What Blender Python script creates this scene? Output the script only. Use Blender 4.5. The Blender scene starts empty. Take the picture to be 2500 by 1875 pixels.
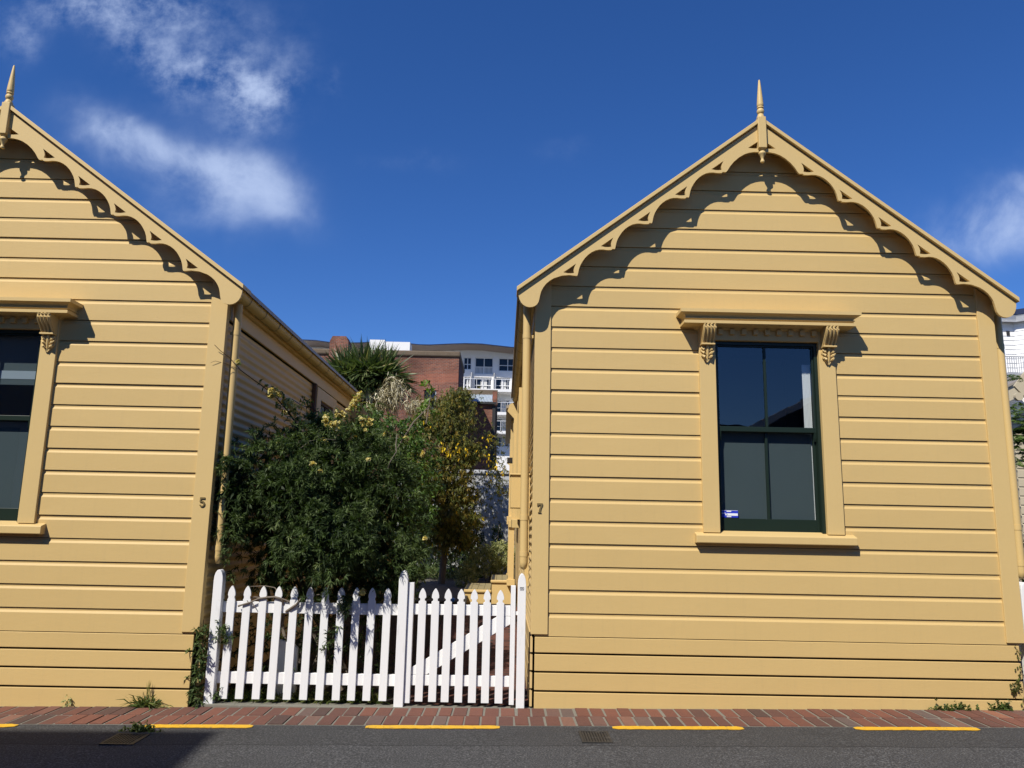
import bpy, bmesh, math, random
import numpy as np
from mathutils import Vector, Matrix
from mathutils.geometry import tessellate_polygon
rng = np.random.default_rng(7)
random.seed(7)
SC = bpy.context.scene
COL = SC.collection
# ------------------------------------------------------------------ camera
EYE = 1.49
F_PX = 1891.07                       # focal length in pixels of the 2500 px wide photograph
PITCH, ROLL, YAW = 0.180041, 0.019708, 0.007610
_cy, _sy, _cp, _sp = math.cos(YAW), math.sin(YAW), math.cos(PITCH), math.sin(PITCH)
_f = Vector((_sy * _cp, _cy * _cp, _sp)); _r = Vector((_cy, -_sy, 0)); _u = _r.cross(_f)
_cr, _sr = math.cos(ROLL), math.sin(ROLL)
CR = _cr * _r + _sr * _u; CU = -_sr * _r + _cr * _u; CF = _f
cam_d = bpy.data.cameras.new('camera'); cam_d.sensor_width = 36; cam_d.lens = F_PX / 2500 * 36
cam_d.clip_end = 3000; cam_d.clip_start = .05
cam = bpy.data.objects.new('camera', cam_d); COL.objects.link(cam)
M = Matrix((CR, CU, -CF)).transposed().to_4x4(); M.translation = (0, 0, EYE); cam.matrix_world = M
SC.camera = cam
def ray(px, py): return (px - 1250) / F_PX * CR - (py - 937.5) / F_PX * CU + CF
def at(px, py, Y):                   # the place at distance Y that a measured photograph point shows
    d = ray(px, py); t = Y / d.y; return Vector((d.x * t, Y, d.z * t + EYE))
# ------------------------------------------------------------------ light
SUN = Vector((0.65, 1.0, -1.3)).normalized()
SUN_EL = math.asin(-SUN.z); SUN_AZ = math.atan2(-SUN.x, -SUN.y)
sd = bpy.data.lights.new('sun', 'SUN'); sd.energy = 4.6; sd.angle = math.radians(.5); sd.color = (1, .945, .86)
sun = bpy.data.objects.new('sun', sd); COL.objects.link(sun)
sun.rotation_euler = SUN.to_track_quat('-Z', 'Y').to_euler(); sun.location = (-5, -8, 14)
SC.view_settings.view_transform = 'Standard'; SC.view_settings.look = 'None'
SC.view_settings.exposure = 0.30; SC.view_settings.gamma = 1
SC.cycles.max_bounces = 8; SC.cycles.transparent_max_bounces = 12
# ------------------------------------------------------------------ sky
world = bpy.data.worlds.new('World'); SC.world = world; world.use_nodes = True
wt = world.node_tree; wt.nodes.clear()
def wn(t, **k):
    n = wt.nodes.new(t)
    for a, b in k.items(): setattr(n, a, b)
    return n
def wl(a, b): wt.links.new(a, b)
def wm(op, a, b=None, c=None, clamp=False):
    n = wn('ShaderNodeMath', operation=op, use_clamp=clamp)
    for i, v in enumerate((a, b, c)):
        if v is None: continue
        if isinstance(v, (int, float)): n.inputs[i].default_value = v
        else: wl(v, n.inputs[i])
    return n.outputs[0]
sky = wn('ShaderNodeTexSky', sky_type='NISHITA', sun_disc=False, sun_elevation=SUN_EL, sun_rotation=SUN_AZ,
         altitude=30, air_density=.95, dust_density=.0, ozone_density=4.0)
hs = wn('ShaderNodeHueSaturation'); hs.inputs['Saturation'].default_value = 1.22; hs.inputs['Value'].default_value = 1.0
wl(sky.outputs[0], hs.inputs['Color'])
gain = wn('ShaderNodeVectorMath', operation='MULTIPLY'); wl(hs.outputs[0], gain.inputs[0]); gain.inputs[1].default_value = (.84, .97, 1.35)
tc = wn('ShaderNodeTexCoord'); sep = wn('ShaderNodeSeparateXYZ'); wl(tc.outputs['Generated'], sep.inputs[0])
yy = wm('MAXIMUM', sep.outputs[1], .08)
cu = wm('DIVIDE', sep.outputs[0], yy); cv = wm('DIVIDE', sep.outputs[2], yy)
comb = wn('ShaderNodeCombineXYZ'); wl(cu, comb.inputs[0]); wl(cv, comb.inputs[1])
def wnoise(scale, detail, rough, off=0., dist=0.):
    mp = wn('ShaderNodeVectorMath', operation='ADD'); wl(comb.outputs[0], mp.inputs[0]); mp.inputs[1].default_value = (off, off * 1.7, off)
    n = wn('ShaderNodeTexNoise'); wl(mp.outputs[0], n.inputs['Vector'])
    n.inputs['Scale'].default_value = scale; n.inputs['Detail'].default_value = detail
    n.inputs['Roughness'].default_value = rough; n.inputs['Distortion'].default_value = dist
    return n
w1 = wnoise(5.5, 4, .6, 3.1)
wsep = wn('ShaderNodeSeparateColor'); wl(w1.outputs['Color'], wsep.inputs[0])
WU = wm('ADD', cu, wm('MULTIPLY', wm('SUBTRACT', wsep.outputs[0], .5), .12))
WV = wm('ADD', cv, wm('MULTIPLY', wm('SUBTRACT', wsep.outputs[1], .5), .12))
def uv(px, py):
    d = ray(px, py); return d.x / d.y, d.z / d.y
def blob(px, py, rx, ry, ang, amp):
    u0, v0 = uv(px, py); k = 1 / F_PX * 1.05; a = math.radians(ang)
    du = wm('SUBTRACT', WU, u0); dv = wm('SUBTRACT', WV, v0)
    p = wm('ADD', wm('MULTIPLY', du, math.cos(a) / (rx * k)), wm('MULTIPLY', dv, math.sin(a) / (rx * k)))
    q = wm('ADD', wm('MULTIPLY', du, -math.sin(a) / (ry * k)), wm('MULTIPLY', dv, math.cos(a) / (ry * k)))
    s = wm('ADD', wm('MULTIPLY', p, p), wm('MULTIPLY', q, q))
    return wm('MULTIPLY', wm('POWER', 2.718, wm('MULTIPLY', s, -1)), amp)
def total(l):
    t = l[0]
    for x in l[1:]: t = wm('ADD', t, x)
    return t
soft = total([blob(430, 405, 225, 84, -18, 1.15), blob(600, 445, 120, 84, -28, .8), blob(270, 320, 125, 56, -22, .65), blob(690, 540, 90, 46, -38, .4), blob(520, 550, 150, 48, -10, .34),
              blob(2420, 500, 190, 66, 24, .95), blob(2450, 590, 150, 64, 10, .85)])
wisp = total([blob(300, 15, 280, 70, -4, .95), blob(50, 85, 60, 60, 0, .55), blob(510, 170, 150, 80, -15, .95), blob(650, 220, 125, 78, 55, 1.0), blob(600, 110, 50, 60, 0, .3),
              blob(330, 110, 140, 50, -30, .45), blob(830, 175, 22, 50, 0, .45), blob(1000, 385, 110, 30, 10, .2), blob(1370, 385, 70, 22, 0, .14)])
n2 = wnoise(10, 10, .64, 9.4, .0); n3 = wnoise(7, 7, .6, 5.2, .3)
wr = wn('ShaderNodeMapRange'); wl(n2.outputs['Fac'], wr.inputs[0]); wr.inputs[1].default_value = .39; wr.inputs[2].default_value = .66
sr = wn('ShaderNodeMapRange'); wl(n3.outputs['Fac'], sr.inputs[0]); sr.inputs[1].default_value = .30; sr.inputs[2].default_value = .66; sr.inputs[3].default_value = .18
cl = wm('ADD', wm('MULTIPLY', wisp, wr.outputs[0]), wm('MULTIPLY', soft, sr.outputs[0]))
front = wm('GREATER_THAN', sep.outputs[1], .1)
cr_ = wn('ShaderNodeMapRange', interpolation_type='SMOOTHSTEP'); wl(cl, cr_.inputs[0]); cr_.inputs[1].default_value = -.06; cr_.inputs[2].default_value = 1.2
cl = wm('MULTIPLY', wm('MULTIPLY', cr_.outputs[0], .72), front)
mixc = wn('ShaderNodeMix', data_type='RGBA'); wl(cl, mixc.inputs[0]); wl(gain.outputs[0], mixc.inputs[6])
mixc.inputs[7].default_value = (6.9, 8.3, 11.4, 1)
bg = wn('ShaderNodeBackground'); bg.inputs['Strength'].default_value = .072; wl(mixc.outputs[2], bg.inputs[0])
wo = wn('ShaderNodeOutputWorld'); wl(bg.outputs[0], wo.inputs[0])

# ------------------------------------------------------------------ materials
class NT:
    def __init__(s, name):
        s.m = bpy.data.materials.new(name); s.m.use_nodes = True; s.t = s.m.node_tree
        s.b = s.t.nodes['Principled BSDF']; s.o = s.t.nodes['Material Output']
    def n(s, t, **k):
        x = s.t.nodes.new(t)
        for a, b in k.items(): setattr(x, a, b)
        return x
    def l(s, a, b): s.t.links.new(a, b)
    def coord(s, scale=(1, 1, 1), rot=(0, 0, 0), loc=(0, 0, 0), kind='Object'):
        c = s.n('ShaderNodeTexCoord'); mp = s.n('ShaderNodeMapping'); s.l(c.outputs[kind], mp.inputs[0])
        mp.inputs['Scale'].default_value = scale; mp.inputs['Rotation'].default_value = rot; mp.inputs['Location'].default_value = loc
        return mp.outputs[0]
    def noise(s, vec, scale, detail=4, rough=.55, dist=0):
        x = s.n('ShaderNodeTexNoise'); s.l(vec, x.inputs['Vector'])
        for k, v in (('Scale', scale), ('Detail', detail), ('Roughness', rough), ('Distortion', dist)): x.inputs[k].default_value = v
        return x.outputs['Fac']
    def ramp(s, fac, pts):
        x = s.n('ShaderNodeValToRGB'); s.l(fac, x.inputs[0]); e = x.color_ramp.elements
        while len(e) < len(pts): e.new(.5)
        for el, (p, c) in zip(e, pts): el.position = p; el.color = tuple(c) + (1,) if len(c) == 3 else c
        return x.outputs[0]
    def mix(s, fac, a, b, mode='MIX'):
        x = s.n('ShaderNodeMix', data_type='RGBA', blend_type=mode)
        for v, i in ((fac, 0), (a, 6), (b, 7)):
            if isinstance(v, (int, float)): x.inputs[i].default_value = v
            elif isinstance(v, tuple): x.inputs[i].default_value = v + (1,) if len(v) == 3 else v
            else: s.l(v, x.inputs[i])
        return x.outputs[2]
    def math(s, op, a, b=0.):
        x = s.n('ShaderNodeMath', operation=op)
        for i, v in enumerate((a, b)):
            if isinstance(v, (int, float)): x.inputs[i].default_value = v
            else: s.l(v, x.inputs[i])
        return x.outputs[0]
    def bump(s, h, dist=.002, strength=1.):
        x = s.n('ShaderNodeBump'); s.l(h, x.inputs['Height']); x.inputs['Distance'].default_value = dist; x.inputs['Strength'].default_value = strength
        s.l(x.outputs[0], s.b.inputs['Normal'])
    def col(s, c):
        if isinstance(c, tuple): s.b.inputs['Base Color'].default_value = c + (1,)
        else: s.l(c, s.b.inputs['Base Color'])
def sc(c, k): return tuple(min(1, x * k) for x in c)
def paint(name, c, rough=.5, var=.10, grain=(1, 1, 14), dirt=.0, bump=.0015):
    t = NT(name); v = t.coord(grain)
    n = t.noise(t.coord((1.2, 1.2, 1.2)), 2.2, 5, .6); g = t.noise(v, 9, 5, .6)
    a = t.mix(n, sc(c, 1 - var), sc(c, 1 + var)); a = t.mix(t.math('MULTIPLY', g, .22), a, sc(c, .82))
    if dirt:
        d = t.noise(t.coord((3, 3, .8), loc=(3, 1, 2)), 6, 8, .7)
        dm = t.ramp(d, [(.56, (0, 0, 0)), (.72, (1, 1, 1))])
        a = t.mix(t.math('MULTIPLY', dm, dirt), a, (.30, .29, .25))
    t.col(a); t.b.inputs['Roughness'].default_value = rough; t.b.inputs['Specular IOR Level'].default_value = .3
    t.bump(t.noise(v, 22, 4, .6), bump, .5)
    return t.m
YEL = (.60, .427, .174)
def boardpaint(name, c):
    t = NT(name); at_ = t.n('ShaderNodeAttribute'); at_.attribute_name = 'tint'
    n = t.noise(t.coord((.9, 1, 2.2)), 2.0, 6, .65); g = t.noise(t.coord((.6, 1, 16)), 9, 6, .65); st = t.noise(t.coord((9, 1, .7)), 2.4, 6, .7)
    a = t.mix(n, sc(c, .95), sc(c, 1.05)); a = t.mix(t.math('MULTIPLY', g, .22), a, sc(c, .82))
    a = t.mix(at_.outputs['Fac'], t.mix(1., a, (.955, .95, .94), 'MULTIPLY'), a)
    a = t.mix(t.math('MULTIPLY', t.ramp(st, [(.52, (0, 0, 0)), (.74, (1, 1, 1))]), .08), a, (.27, .22, .13))
    sp = t.noise(t.coord((1, 1, 1)), 34, 3, .6); a = t.mix(t.math('MULTIPLY', t.ramp(sp, [(.68, (0, 0, 0)), (.76, (1, 1, 1))]), .22), a, (.25, .19, .10))
    t.col(a); t.b.inputs['Roughness'].default_value = .55; t.b.inputs['Specular IOR Level'].default_value = .3
    t.bump(t.math('ADD', t.noise(t.coord((.6, 1, 14)), 22, 4, .6), t.math('MULTIPLY', t.noise(t.coord((1, 1, 2)), 3, 3, .5), 1.5)), .002, .55); return t.m
m_board = boardpaint('weatherboard_paint', YEL)
m_trim = paint('trim_paint', (.61, .440, .185), .5, .04, (6, 6, 1))
m_pipe = paint('pipe_paint', (.61, .436, .18), .42, .04, (1, 1, 1), .05, .0006)
m_corr = paint('corrugated_paint', (.62, .45, .21), .5, .10, (1, 1, 1), .15, .0008)
m_gutter = paint('gutter_paint', (.50, .37, .14), .45, .14, (1, 1, 1), .35, .001)
m_white = paint('white_fence_paint', (.80, .80, .79), .5, .04, (9, 9, 1), .22)
m_green = paint('dark_green_paint', (.013, .024, .017), .35, .1, (1, 1, 1), 0, .0005)
m_tread = paint('step_tread_paint', (.30, .25, .13), .6, .08, (1, 8, 1), .2)
m_dark = paint('dark_strip', (.03, .03, .03), .6)
m_void = paint('underfloor_dark', (.012, .010, .008), .9)
m_under = paint('underfloor_brown', (.05, .035, .018), .9)
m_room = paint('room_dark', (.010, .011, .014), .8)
m_blind = paint('blind_fabric', (.078, .105, .108), .8, .06, (1, 1, 1), 0, .0004)
m_blindw = paint('pale_blind', (.34, .40, .44), .7, .06, (1, 1, 1))
m_curtain = paint('curtain_white', (.75, .75, .73), .8, .03)
m_roof = paint('roof_iron', (.30, .26, .20), .45, .1)
m_clip = paint('clip_paint', (.07, .05, .02), .5)
m_num = paint('bronze_number', (.17, .125, .05), .45, .1, (1, 1, 1), 0, .0004)
m_blue = paint('sticker_blue', (.03, .05, .50), .35, .03, (1, 1, 1), 0, 0)
m_stkw = paint('sticker_white', (.78, .80, .85), .35, .02, (1, 1, 1), 0, 0)
m_concrete = paint('concrete_pale', (.27, .26, .22), .9, .18, (1, 1, 1), .5, .003)
m_mortar = paint('mossy_mortar', (.19, .18, .145), .9, .25, (1, 1, 1), .5, .004)
m_sleeper = paint('timber_edging_dark', (.05, .042, .036), .8, .25, (10, 1, 10), .3)
m_wood = paint('grey_bark', (.17, .14, .11), .9, .25, (6, 6, 1), .3, .004)
m_cane = paint('brown_cane', (.085, .05, .03), .8, .2, (4, 4, 1))
m_plaster = paint('white_plaster', (.46, .47, .47), .8, .08, (1, 1, 1), .35, .003)
m_wht = paint('white_render', (.80, .79, .76), .7, .03, (1, 1, 1), .04)
m_alum = paint('white_frame', (.72, .73, .74), .4, .02)
m_metal = paint('pale_roof_metal', (.50, .56, .60), .4, .05)
m_fascia = paint('brown_soffit', (.26, .21, .18), .6, .06)
m_navy = paint('navy_roof_edge', (.02, .03, .07), .4)
m_cap = paint('lichen_cap', (.14, .105, .07), .9, .25, (1, 1, 1), .5, .005)
m_rail = paint('steel_rail', (.35, .36, .37), .4)
m_oldwall = paint('grey_building', (.30, .30, .29), .8, .08)
m_oldwall2 = paint('dark_wall', (.05, .05, .05), .8, .08)
m_tile = paint('dark_roof', (.07, .07, .075), .6, .1)
m_cream = paint('cream_neighbour_paint', (.50, .43, .29), .55, .06, (.5, 1, 12))
m_tarp = paint('blue_plastic', (.05, .20, .62), .4, .1)
m_lamp = paint('dark_lantern', (.03, .025, .02), .5)
m_yellow = None
def glass(name, refl, tint):
    t = NT(name); t.t.nodes.remove(t.b)
    tr = t.n('ShaderNodeBsdfTransparent'); tr.inputs[0].default_value = tint + (1,)
    gl = t.n('ShaderNodeBsdfGlossy'); gl.inputs['Roughness'].default_value = .012
    n = t.noise(t.coord((1, 1, 1)), 3.5, 1); bp = t.n('ShaderNodeBump'); t.l(n, bp.inputs['Height']); bp.inputs['Distance'].default_value = .0005; t.l(bp.outputs[0], gl.inputs['Normal'])
    mx = t.n('ShaderNodeMixShader'); mx.inputs[0].default_value = refl; t.l(tr.outputs[0], mx.inputs[1]); t.l(gl.outputs[0], mx.inputs[2]); t.l(mx.outputs[0], t.o.inputs[0])
    return t.m
m_glass = glass('window_glass', .115, (.80, .84, .86))
m_glassd = paint('dark_glass', (.012, .018, .03), .08, .2, (1, 1, 1), 0, 0)
# asphalt
def asphalt():
    t = NT('asphalt'); v = t.coord()
    n = t.noise(v, 1.3, 6, .65); f = t.noise(v, 85, 3, .75); f2 = t.noise(v, 34, 4, .7)
    a = t.ramp(f, [(.30, (.012, .012, .013)), (.50, (.055, .055, .055)), (.70, (.22, .22, .215))])
    a = t.mix(t.math('MULTIPLY', t.ramp(f2, [(.4, (0, 0, 0)), (.65, (1, 1, 1))]), .35), a, (.03, .03, .029))
    a = t.mix(t.math('MULTIPLY', n, .32), a, (.060, .059, .056)); 
    vo = t.n('ShaderNodeTexVoronoi'); t.l(v, vo.inputs['Vector']); vo.inputs['Scale'].default_value = 22
    sp = t.math('LESS_THAN', vo.outputs['Distance'], .05); a = t.mix(t.math('MULTIPLY', sp, .55), a, (.42, .41, .38))
    # seam between two layers of asphalt, and stains
    s = t.n('ShaderNodeSeparateXYZ'); t.l(v, s.inputs[0])
    w = t.noise(t.coord((1, 0, 0)), 2.2, 4, .6)
    yl = t.math('SUBTRACT', t.math('SUBTRACT', s.outputs[1], 5.685), t.math('MULTIPLY', t.math('SUBTRACT', w, .5), .10))
    near = t.math('ABSOLUTE', yl); crack = t.math('LESS_THAN', near, .007)
    a = t.mix(t.math('MULTIPLY', crack, .75), a, (.012, .012, .012))
    up = t.math('GREATER_THAN', yl, 0); a = t.mix(t.math('MULTIPLY', up, .30), a, (.030, .029, .027))
    st = t.ramp(t.noise(t.coord((.6, 2.4, 1), loc=(4, 2, 0)), 1.6, 6, .7), [(.5, (0, 0, 0)), (.7, (1, 1, 1))])
    a = t.mix(t.math('MULTIPLY', st, .28), a, (.025, .025, .025))
    t.col(a); t.b.inputs['Roughness'].default_value = .9; t.b.inputs['Specular IOR Level'].default_value = .25
    t.bump(t.math('ADD', f, f2), .006, .8); return t.m
m_asphalt = asphalt()
def soil(name, c1, c2, sc_=9):
    t = NT(name); v = t.coord(); n = t.noise(v, sc_, 8, .7)
    t.col(t.ramp(n, [(.3, c1), (.7, c2)])); t.b.inputs['Roughness'].default_value = 1; t.bump(t.noise(v, sc_ * 4, 6, .7), .02); return t.m
m_soil = soil('soil', (.014, .010, .007), (.05, .038, .026))
m_gravel = soil('gravel', (.07, .065, .058), (.24, .22, .19), 26)
m_earth = soil('earth', (.06, .055, .045), (.13, .12, .10), 2)
def attr_ramp(name, pts, rough=.6, spec=.3, bump=0, trans=None, noise=0.):
    t = NT(name); a = t.n('ShaderNodeAttribute'); a.attribute_name = 'tint'; f = a.outputs['Fac']
    c = t.ramp(f, pts)
    if noise:
        n = t.noise(t.coord(), 30, 6, .7); c = t.mix(t.math('MULTIPLY', n, noise), c, (.05, .045, .04))
    t.col(c); t.b.inputs['Roughness'].default_value = rough; t.b.inputs['Specular IOR Level'].default_value = spec
    if bump: t.bump(t.noise(t.coord(), 60, 6, .7), bump)
    if trans:
        tr = t.n('ShaderNodeBsdfTranslucent'); t.l(t.mix(1., c, trans, 'MULTIPLY'), tr.inputs[0])
        mx = t.n('ShaderNodeMixShader'); mx.inputs[0].default_value = .22
        t.l(t.b.outputs[0], mx.inputs[1]); t.l(tr.outputs[0], mx.inputs[2]); t.l(mx.outputs[0], t.o.inputs[0])
    return t.m
m_pave = attr_ramp('paving_brick', [(0, (.10, .058, .047)), (.2, (.155, .068, .05)), (.55, (.195, .076, .050)), (.82, (.24, .092, .058)), (.93, (.15, .11, .095)), (1, (.36, .15, .085))], .85, .2, .004, None, .6)
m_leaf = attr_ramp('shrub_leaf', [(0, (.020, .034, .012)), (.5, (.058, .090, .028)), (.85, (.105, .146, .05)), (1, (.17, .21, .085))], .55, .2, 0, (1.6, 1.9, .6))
m_olive = attr_ramp('olive_leaf', [(0, (.06, .055, .018)), (.3, (.10, .12, .028)), (.6, (.16, .17, .035)), (.85, (.22, .18, .04)), (1, (.30, .20, .035))], .5, .3, 0, (1.6, 1.6, .6))
m_lime = attr_ramp('bright_leaf', [(0, (.03, .06, .013)), (.5, (.07, .13, .025)), (1, (.16, .25, .05))], .45, .35, 0, (1.6, 1.9, .7))
m_pale = attr_ramp('variegated_leaf', [(0, (.10, .13, .04)), (.5, (.26, .29, .11)), (1, (.50, .50, .27))], .6, .2, 0, (1.4, 1.5, .8))
m_strap = attr_ramp('strap_leaf', [(0, (.035, .06, .018)), (.5, (.085, .125, .042)), (.85, (.17, .20, .085)), (1, (.34, .28, .14))], .4, .45, 0, (1.4, 1.6, .7))
m_dead = attr_ramp('dry_panicle', [(0, (.18, .15, .07)), (.5, (.42, .38, .23)), (1, (.66, .61, .45))], .8, .1)
m_rose = attr_ramp('rose_petal', [(0, (.55, .40, .10)), (.5, (.78, .68, .24)), (1, (.85, .80, .50))], .6, .2, 0, (1.2, 1.2, .8))
m_kow = attr_ramp('golden_blossom', [(0, (.55, .33, .01)), (1, (.80, .60, .03))], .6, .2, 0, (1.2, 1.2, .5))
m_weed = attr_ramp('weed_leaf', [(0, (.035, .06, .015)), (.6, (.09, .13, .03)), (1, (.22, .21, .07))], .5, .3, 0, (1.5, 1.7, .6))
m_fern = attr_ramp('fern_leaf', [(0, (.025, .05, .012)), (.6, (.07, .12, .025)), (1, (.14, .19, .05))], .45, .35, 0, (1.6, 1.9, .7))
def brickmat(name, c1, c2, mortar, bw=.23, bh=.086, plane='XZ'):
    t = NT(name); c = t.n('ShaderNodeTexCoord'); s = t.n('ShaderNodeSeparateXYZ'); t.l(c.outputs['Object'], s.inputs[0])
    cb = t.n('ShaderNodeCombineXYZ')
    a, b = {'XZ': (0, 2), 'YZ': (1, 2), 'XY': (0, 1)}[plane]
    t.l(s.outputs[a], cb.inputs[0]); t.l(s.outputs[b], cb.inputs[1])
    br = t.n('ShaderNodeTexBrick'); t.l(cb.outputs[0], br.inputs['Vector'])
    for k, v in (('Color1', c1 + (1,)), ('Color2', c2 + (1,)), ('Mortar', mortar + (1,)), ('Scale', 1), ('Mortar Size', .013), ('Brick Width', bw), ('Row Height', bh), ('Bias', -.1)): br.inputs[k].default_value = v
    n = t.noise(cb.outputs[0], .35, 8, .7); d = t.ramp(n, [(.38, (.45, .42, .40)), (.6, (1, 1, 1))])
    col = t.mix(1., br.outputs['Color'], d, 'MULTIPLY')
    n2 = t.noise(t.coord((.1, 1, 1)), .9, 4, .6); e = t.ramp(n2, [(.56, (0, 0, 0)), (.66, (1, 1, 1))])
    col = t.mix(t.math('MULTIPLY', e, .28), col, sc(c1, 1.7))
    t.col(col); t.b.inputs['Roughness'].default_value = .9; t.bump(br.outputs['Fac'], -.01); return t.m
m_brick = brickmat('red_brick', (.31, .10, .055), (.155, .046, .032), (.25, .175, .13))
m_brickshade = brickmat('red_brick_shaded', (.12, .035, .022), (.08, .025, .018), (.08, .055, .045), plane='YZ')  # darker copy of the red brick: shade put into the side wall's colour
m_path = brickmat('path_brick', (.16, .055, .035), (.09, .035, .025), (.045, .035, .03), .23, .115, 'XY')

# ------------------------------------------------------------------ object helpers
OFF = {}
def link(o, parent=None):
    COL.objects.link(o)
    if parent: o.parent = parent
    return o
def tag(o, label=None, cat=None, group=None, kind=None):
    if label: o['label'] = label
    if cat: o['category'] = cat
    if group: o['group'] = group
    if kind: o['kind'] = kind
    return o
def thing(name, label, cat, loc, group=None):
    o = bpy.data.objects.new(name, None); COL.objects.link(o); o.location = loc; o.empty_display_size = .2
    OFF[o] = Vector(loc); return tag(o, label, cat, group)
class MB:
    def __init__(s): s.v = []; s.f = []; s.t = []
    def add(s, vs, fs, tint=0.5):
        b = len(s.v); s.v += [tuple(x) for x in vs]; s.f += [tuple(i + b for i in f) for f in fs]; s.t += [tint] * len(fs); return s
    def box(s, x0, x1, y0, y1, z0, z1, tint=.5):
        return s.add([(x0, y0, z0), (x1, y0, z0), (x1, y1, z0), (x0, y1, z0), (x0, y0, z1), (x1, y0, z1), (x1, y1, z1), (x0, y1, z1)],
                     [(0, 3, 2, 1), (4, 5, 6, 7), (0, 1, 5, 4), (1, 2, 6, 5), (2, 3, 7, 6), (3, 0, 4, 7)], tint)
    def prism(s, pts, y0, y1):           # polygon in X,Z extruded in Y
        n = len(pts); return s.add([(x, y0, z) for x, z in pts] + [(x, y1, z) for x, z in pts],
              [tuple(range(n)), tuple(range(2 * n - 1, n - 1, -1))] + [(i, i + n, (i + 1) % n + n, (i + 1) % n) for i in range(n)])
    def prismx(s, pts, x0, x1):          # polygon in Y,Z extruded in X
        n = len(pts); return s.add([(x0, y, z) for y, z in pts] + [(x1, y, z) for y, z in pts],
              [tuple(range(n)), tuple(range(2 * n - 1, n - 1, -1))] + [(i, i + n, (i + 1) % n + n, (i + 1) % n) for i in range(n)])
    def lathe(s, prof, cx, cy, seg=20):  # prof of (r, z)
        vs = []; fs = []
        for r, z in prof:
            for k in range(seg):
                a = 2 * math.pi * k / seg; vs.append((cx + r * math.cos(a), cy + r * math.sin(a), z))
        for i in range(len(prof) - 1):
            for k in range(seg):
                k2 = (k + 1) % seg; fs.append((i * seg + k, i * seg + k2, (i + 1) * seg + k2, (i + 1) * seg + k))
        fs.append(tuple(range(seg))); fs.append(tuple((len(prof) - 1) * seg + k for k in range(seg - 1, -1, -1)))
        return s.add(vs, fs)
    def tube(s, pts, rad, seg=8, tint=.5):
        pts = [Vector(p) for p in pts]; vs = []; fs = []; n = len(pts)
        up = Vector((.13, .21, .97))
        for i, p in enumerate(pts):
            d = (pts[min(i + 1, n - 1)] - pts[max(i - 1, 0)]).normalized()
            a = d.cross(up)
            if a.length < 1e-3: a = d.cross(Vector((1, 0, 0)))
            a.normalize(); b = d.cross(a); r = rad[i] if isinstance(rad, (list, tuple)) else rad
            for k in range(seg):
                t = 2 * math.pi * k / seg; vs.append(p + a * (r * math.cos(t)) + b * (r * math.sin(t)))
        for i in range(n - 1):
            for k in range(seg):
                k2 = (k + 1) % seg; fs.append((i * seg + k, i * seg + k2, (i + 1) * seg + k2, (i + 1) * seg + k))
        fs.append(tuple(range(seg))); fs.append(tuple((n - 1) * seg + k for k in range(seg - 1, -1, -1)))
        return s.add(vs, fs, tint)
    def bar(s, p, q, w, h):              # straight square bar
        p, q = Vector(p), Vector(q); d = (q - p).normalized(); a = d.cross(Vector((0, 0, 1)))
        if a.length < 1e-3: a = Vector((1, 0, 0))
        a.normalize(); b = a.cross(d); vs = []
        for e in (p, q):
            for i, j in ((-1, -1), (1, -1), (1, 1), (-1, 1)): vs.append(e + a * (i * w / 2) + b * (j * h / 2))
        return s.add(vs, [(0, 3, 2, 1), (4, 5, 6, 7), (0, 1, 5, 4), (1, 2, 6, 5), (2, 3, 7, 6), (3, 0, 4, 7)])
    def build(s, name, mat, parent=None, smooth=None, bevel=0, root=None):
        me = bpy.data.meshes.new(name); off = Vector((0, 0, 0))
        r = parent
        while r is not None and r.parent is not None: r = r.parent
        if r is not None: off = OFF.get(r, Vector((0, 0, 0)))
        me.from_pydata([tuple(Vector(v) - off) for v in s.v], [], s.f)
        bm = bmesh.new(); bm.from_mesh(me); bmesh.ops.recalc_face_normals(bm, faces=bm.faces); bm.to_mesh(me); bm.free()
        if len(s.t) == len(me.polygons):
            a = me.attributes.new('tint', 'FLOAT', 'FACE'); a.data.foreach_set('value', np.array(s.t, dtype=np.float32))
        me.materials.append(mat)
        o = bpy.data.objects.new(name, me); link(o, parent)
        if smooth: me.shade_smooth(); me.set_sharp_from_angle(angle=math.radians(smooth))
        if bevel:
            b = o.modifiers.new('bevel', 'BEVEL'); b.width = bevel; b.segments = 2; b.limit_method = 'ANGLE'
        return o
def poly2d(name, outlines, y, thick, mat, parent):   # flat cut-out board (outline + holes) in X,Z with its front at y
    tris = tessellate_polygon([[Vector((p[0], p[1], 0)) for p in o] for o in outlines]); flat = [p for o in outlines for p in o]; n = len(flat)
    mb = MB(); fs = [tuple(t) for t in tris] + [tuple(i + n for i in reversed(t)) for t in tris]; b = 0
    for o in outlines:
        m = len(o); fs += [(b + i, b + (i + 1) % m, n + b + (i + 1) % m, n + b + i) for i in range(m)]; b += m
    mb.add([(p[0], y, p[1]) for p in flat] + [(p[0], y + thick, p[1]) for p in flat], fs)
    return mb.build(name, mat, parent)
def unit(a): return a / np.maximum(np.linalg.norm(a, axis=1, keepdims=True), 1e-9)
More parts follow.
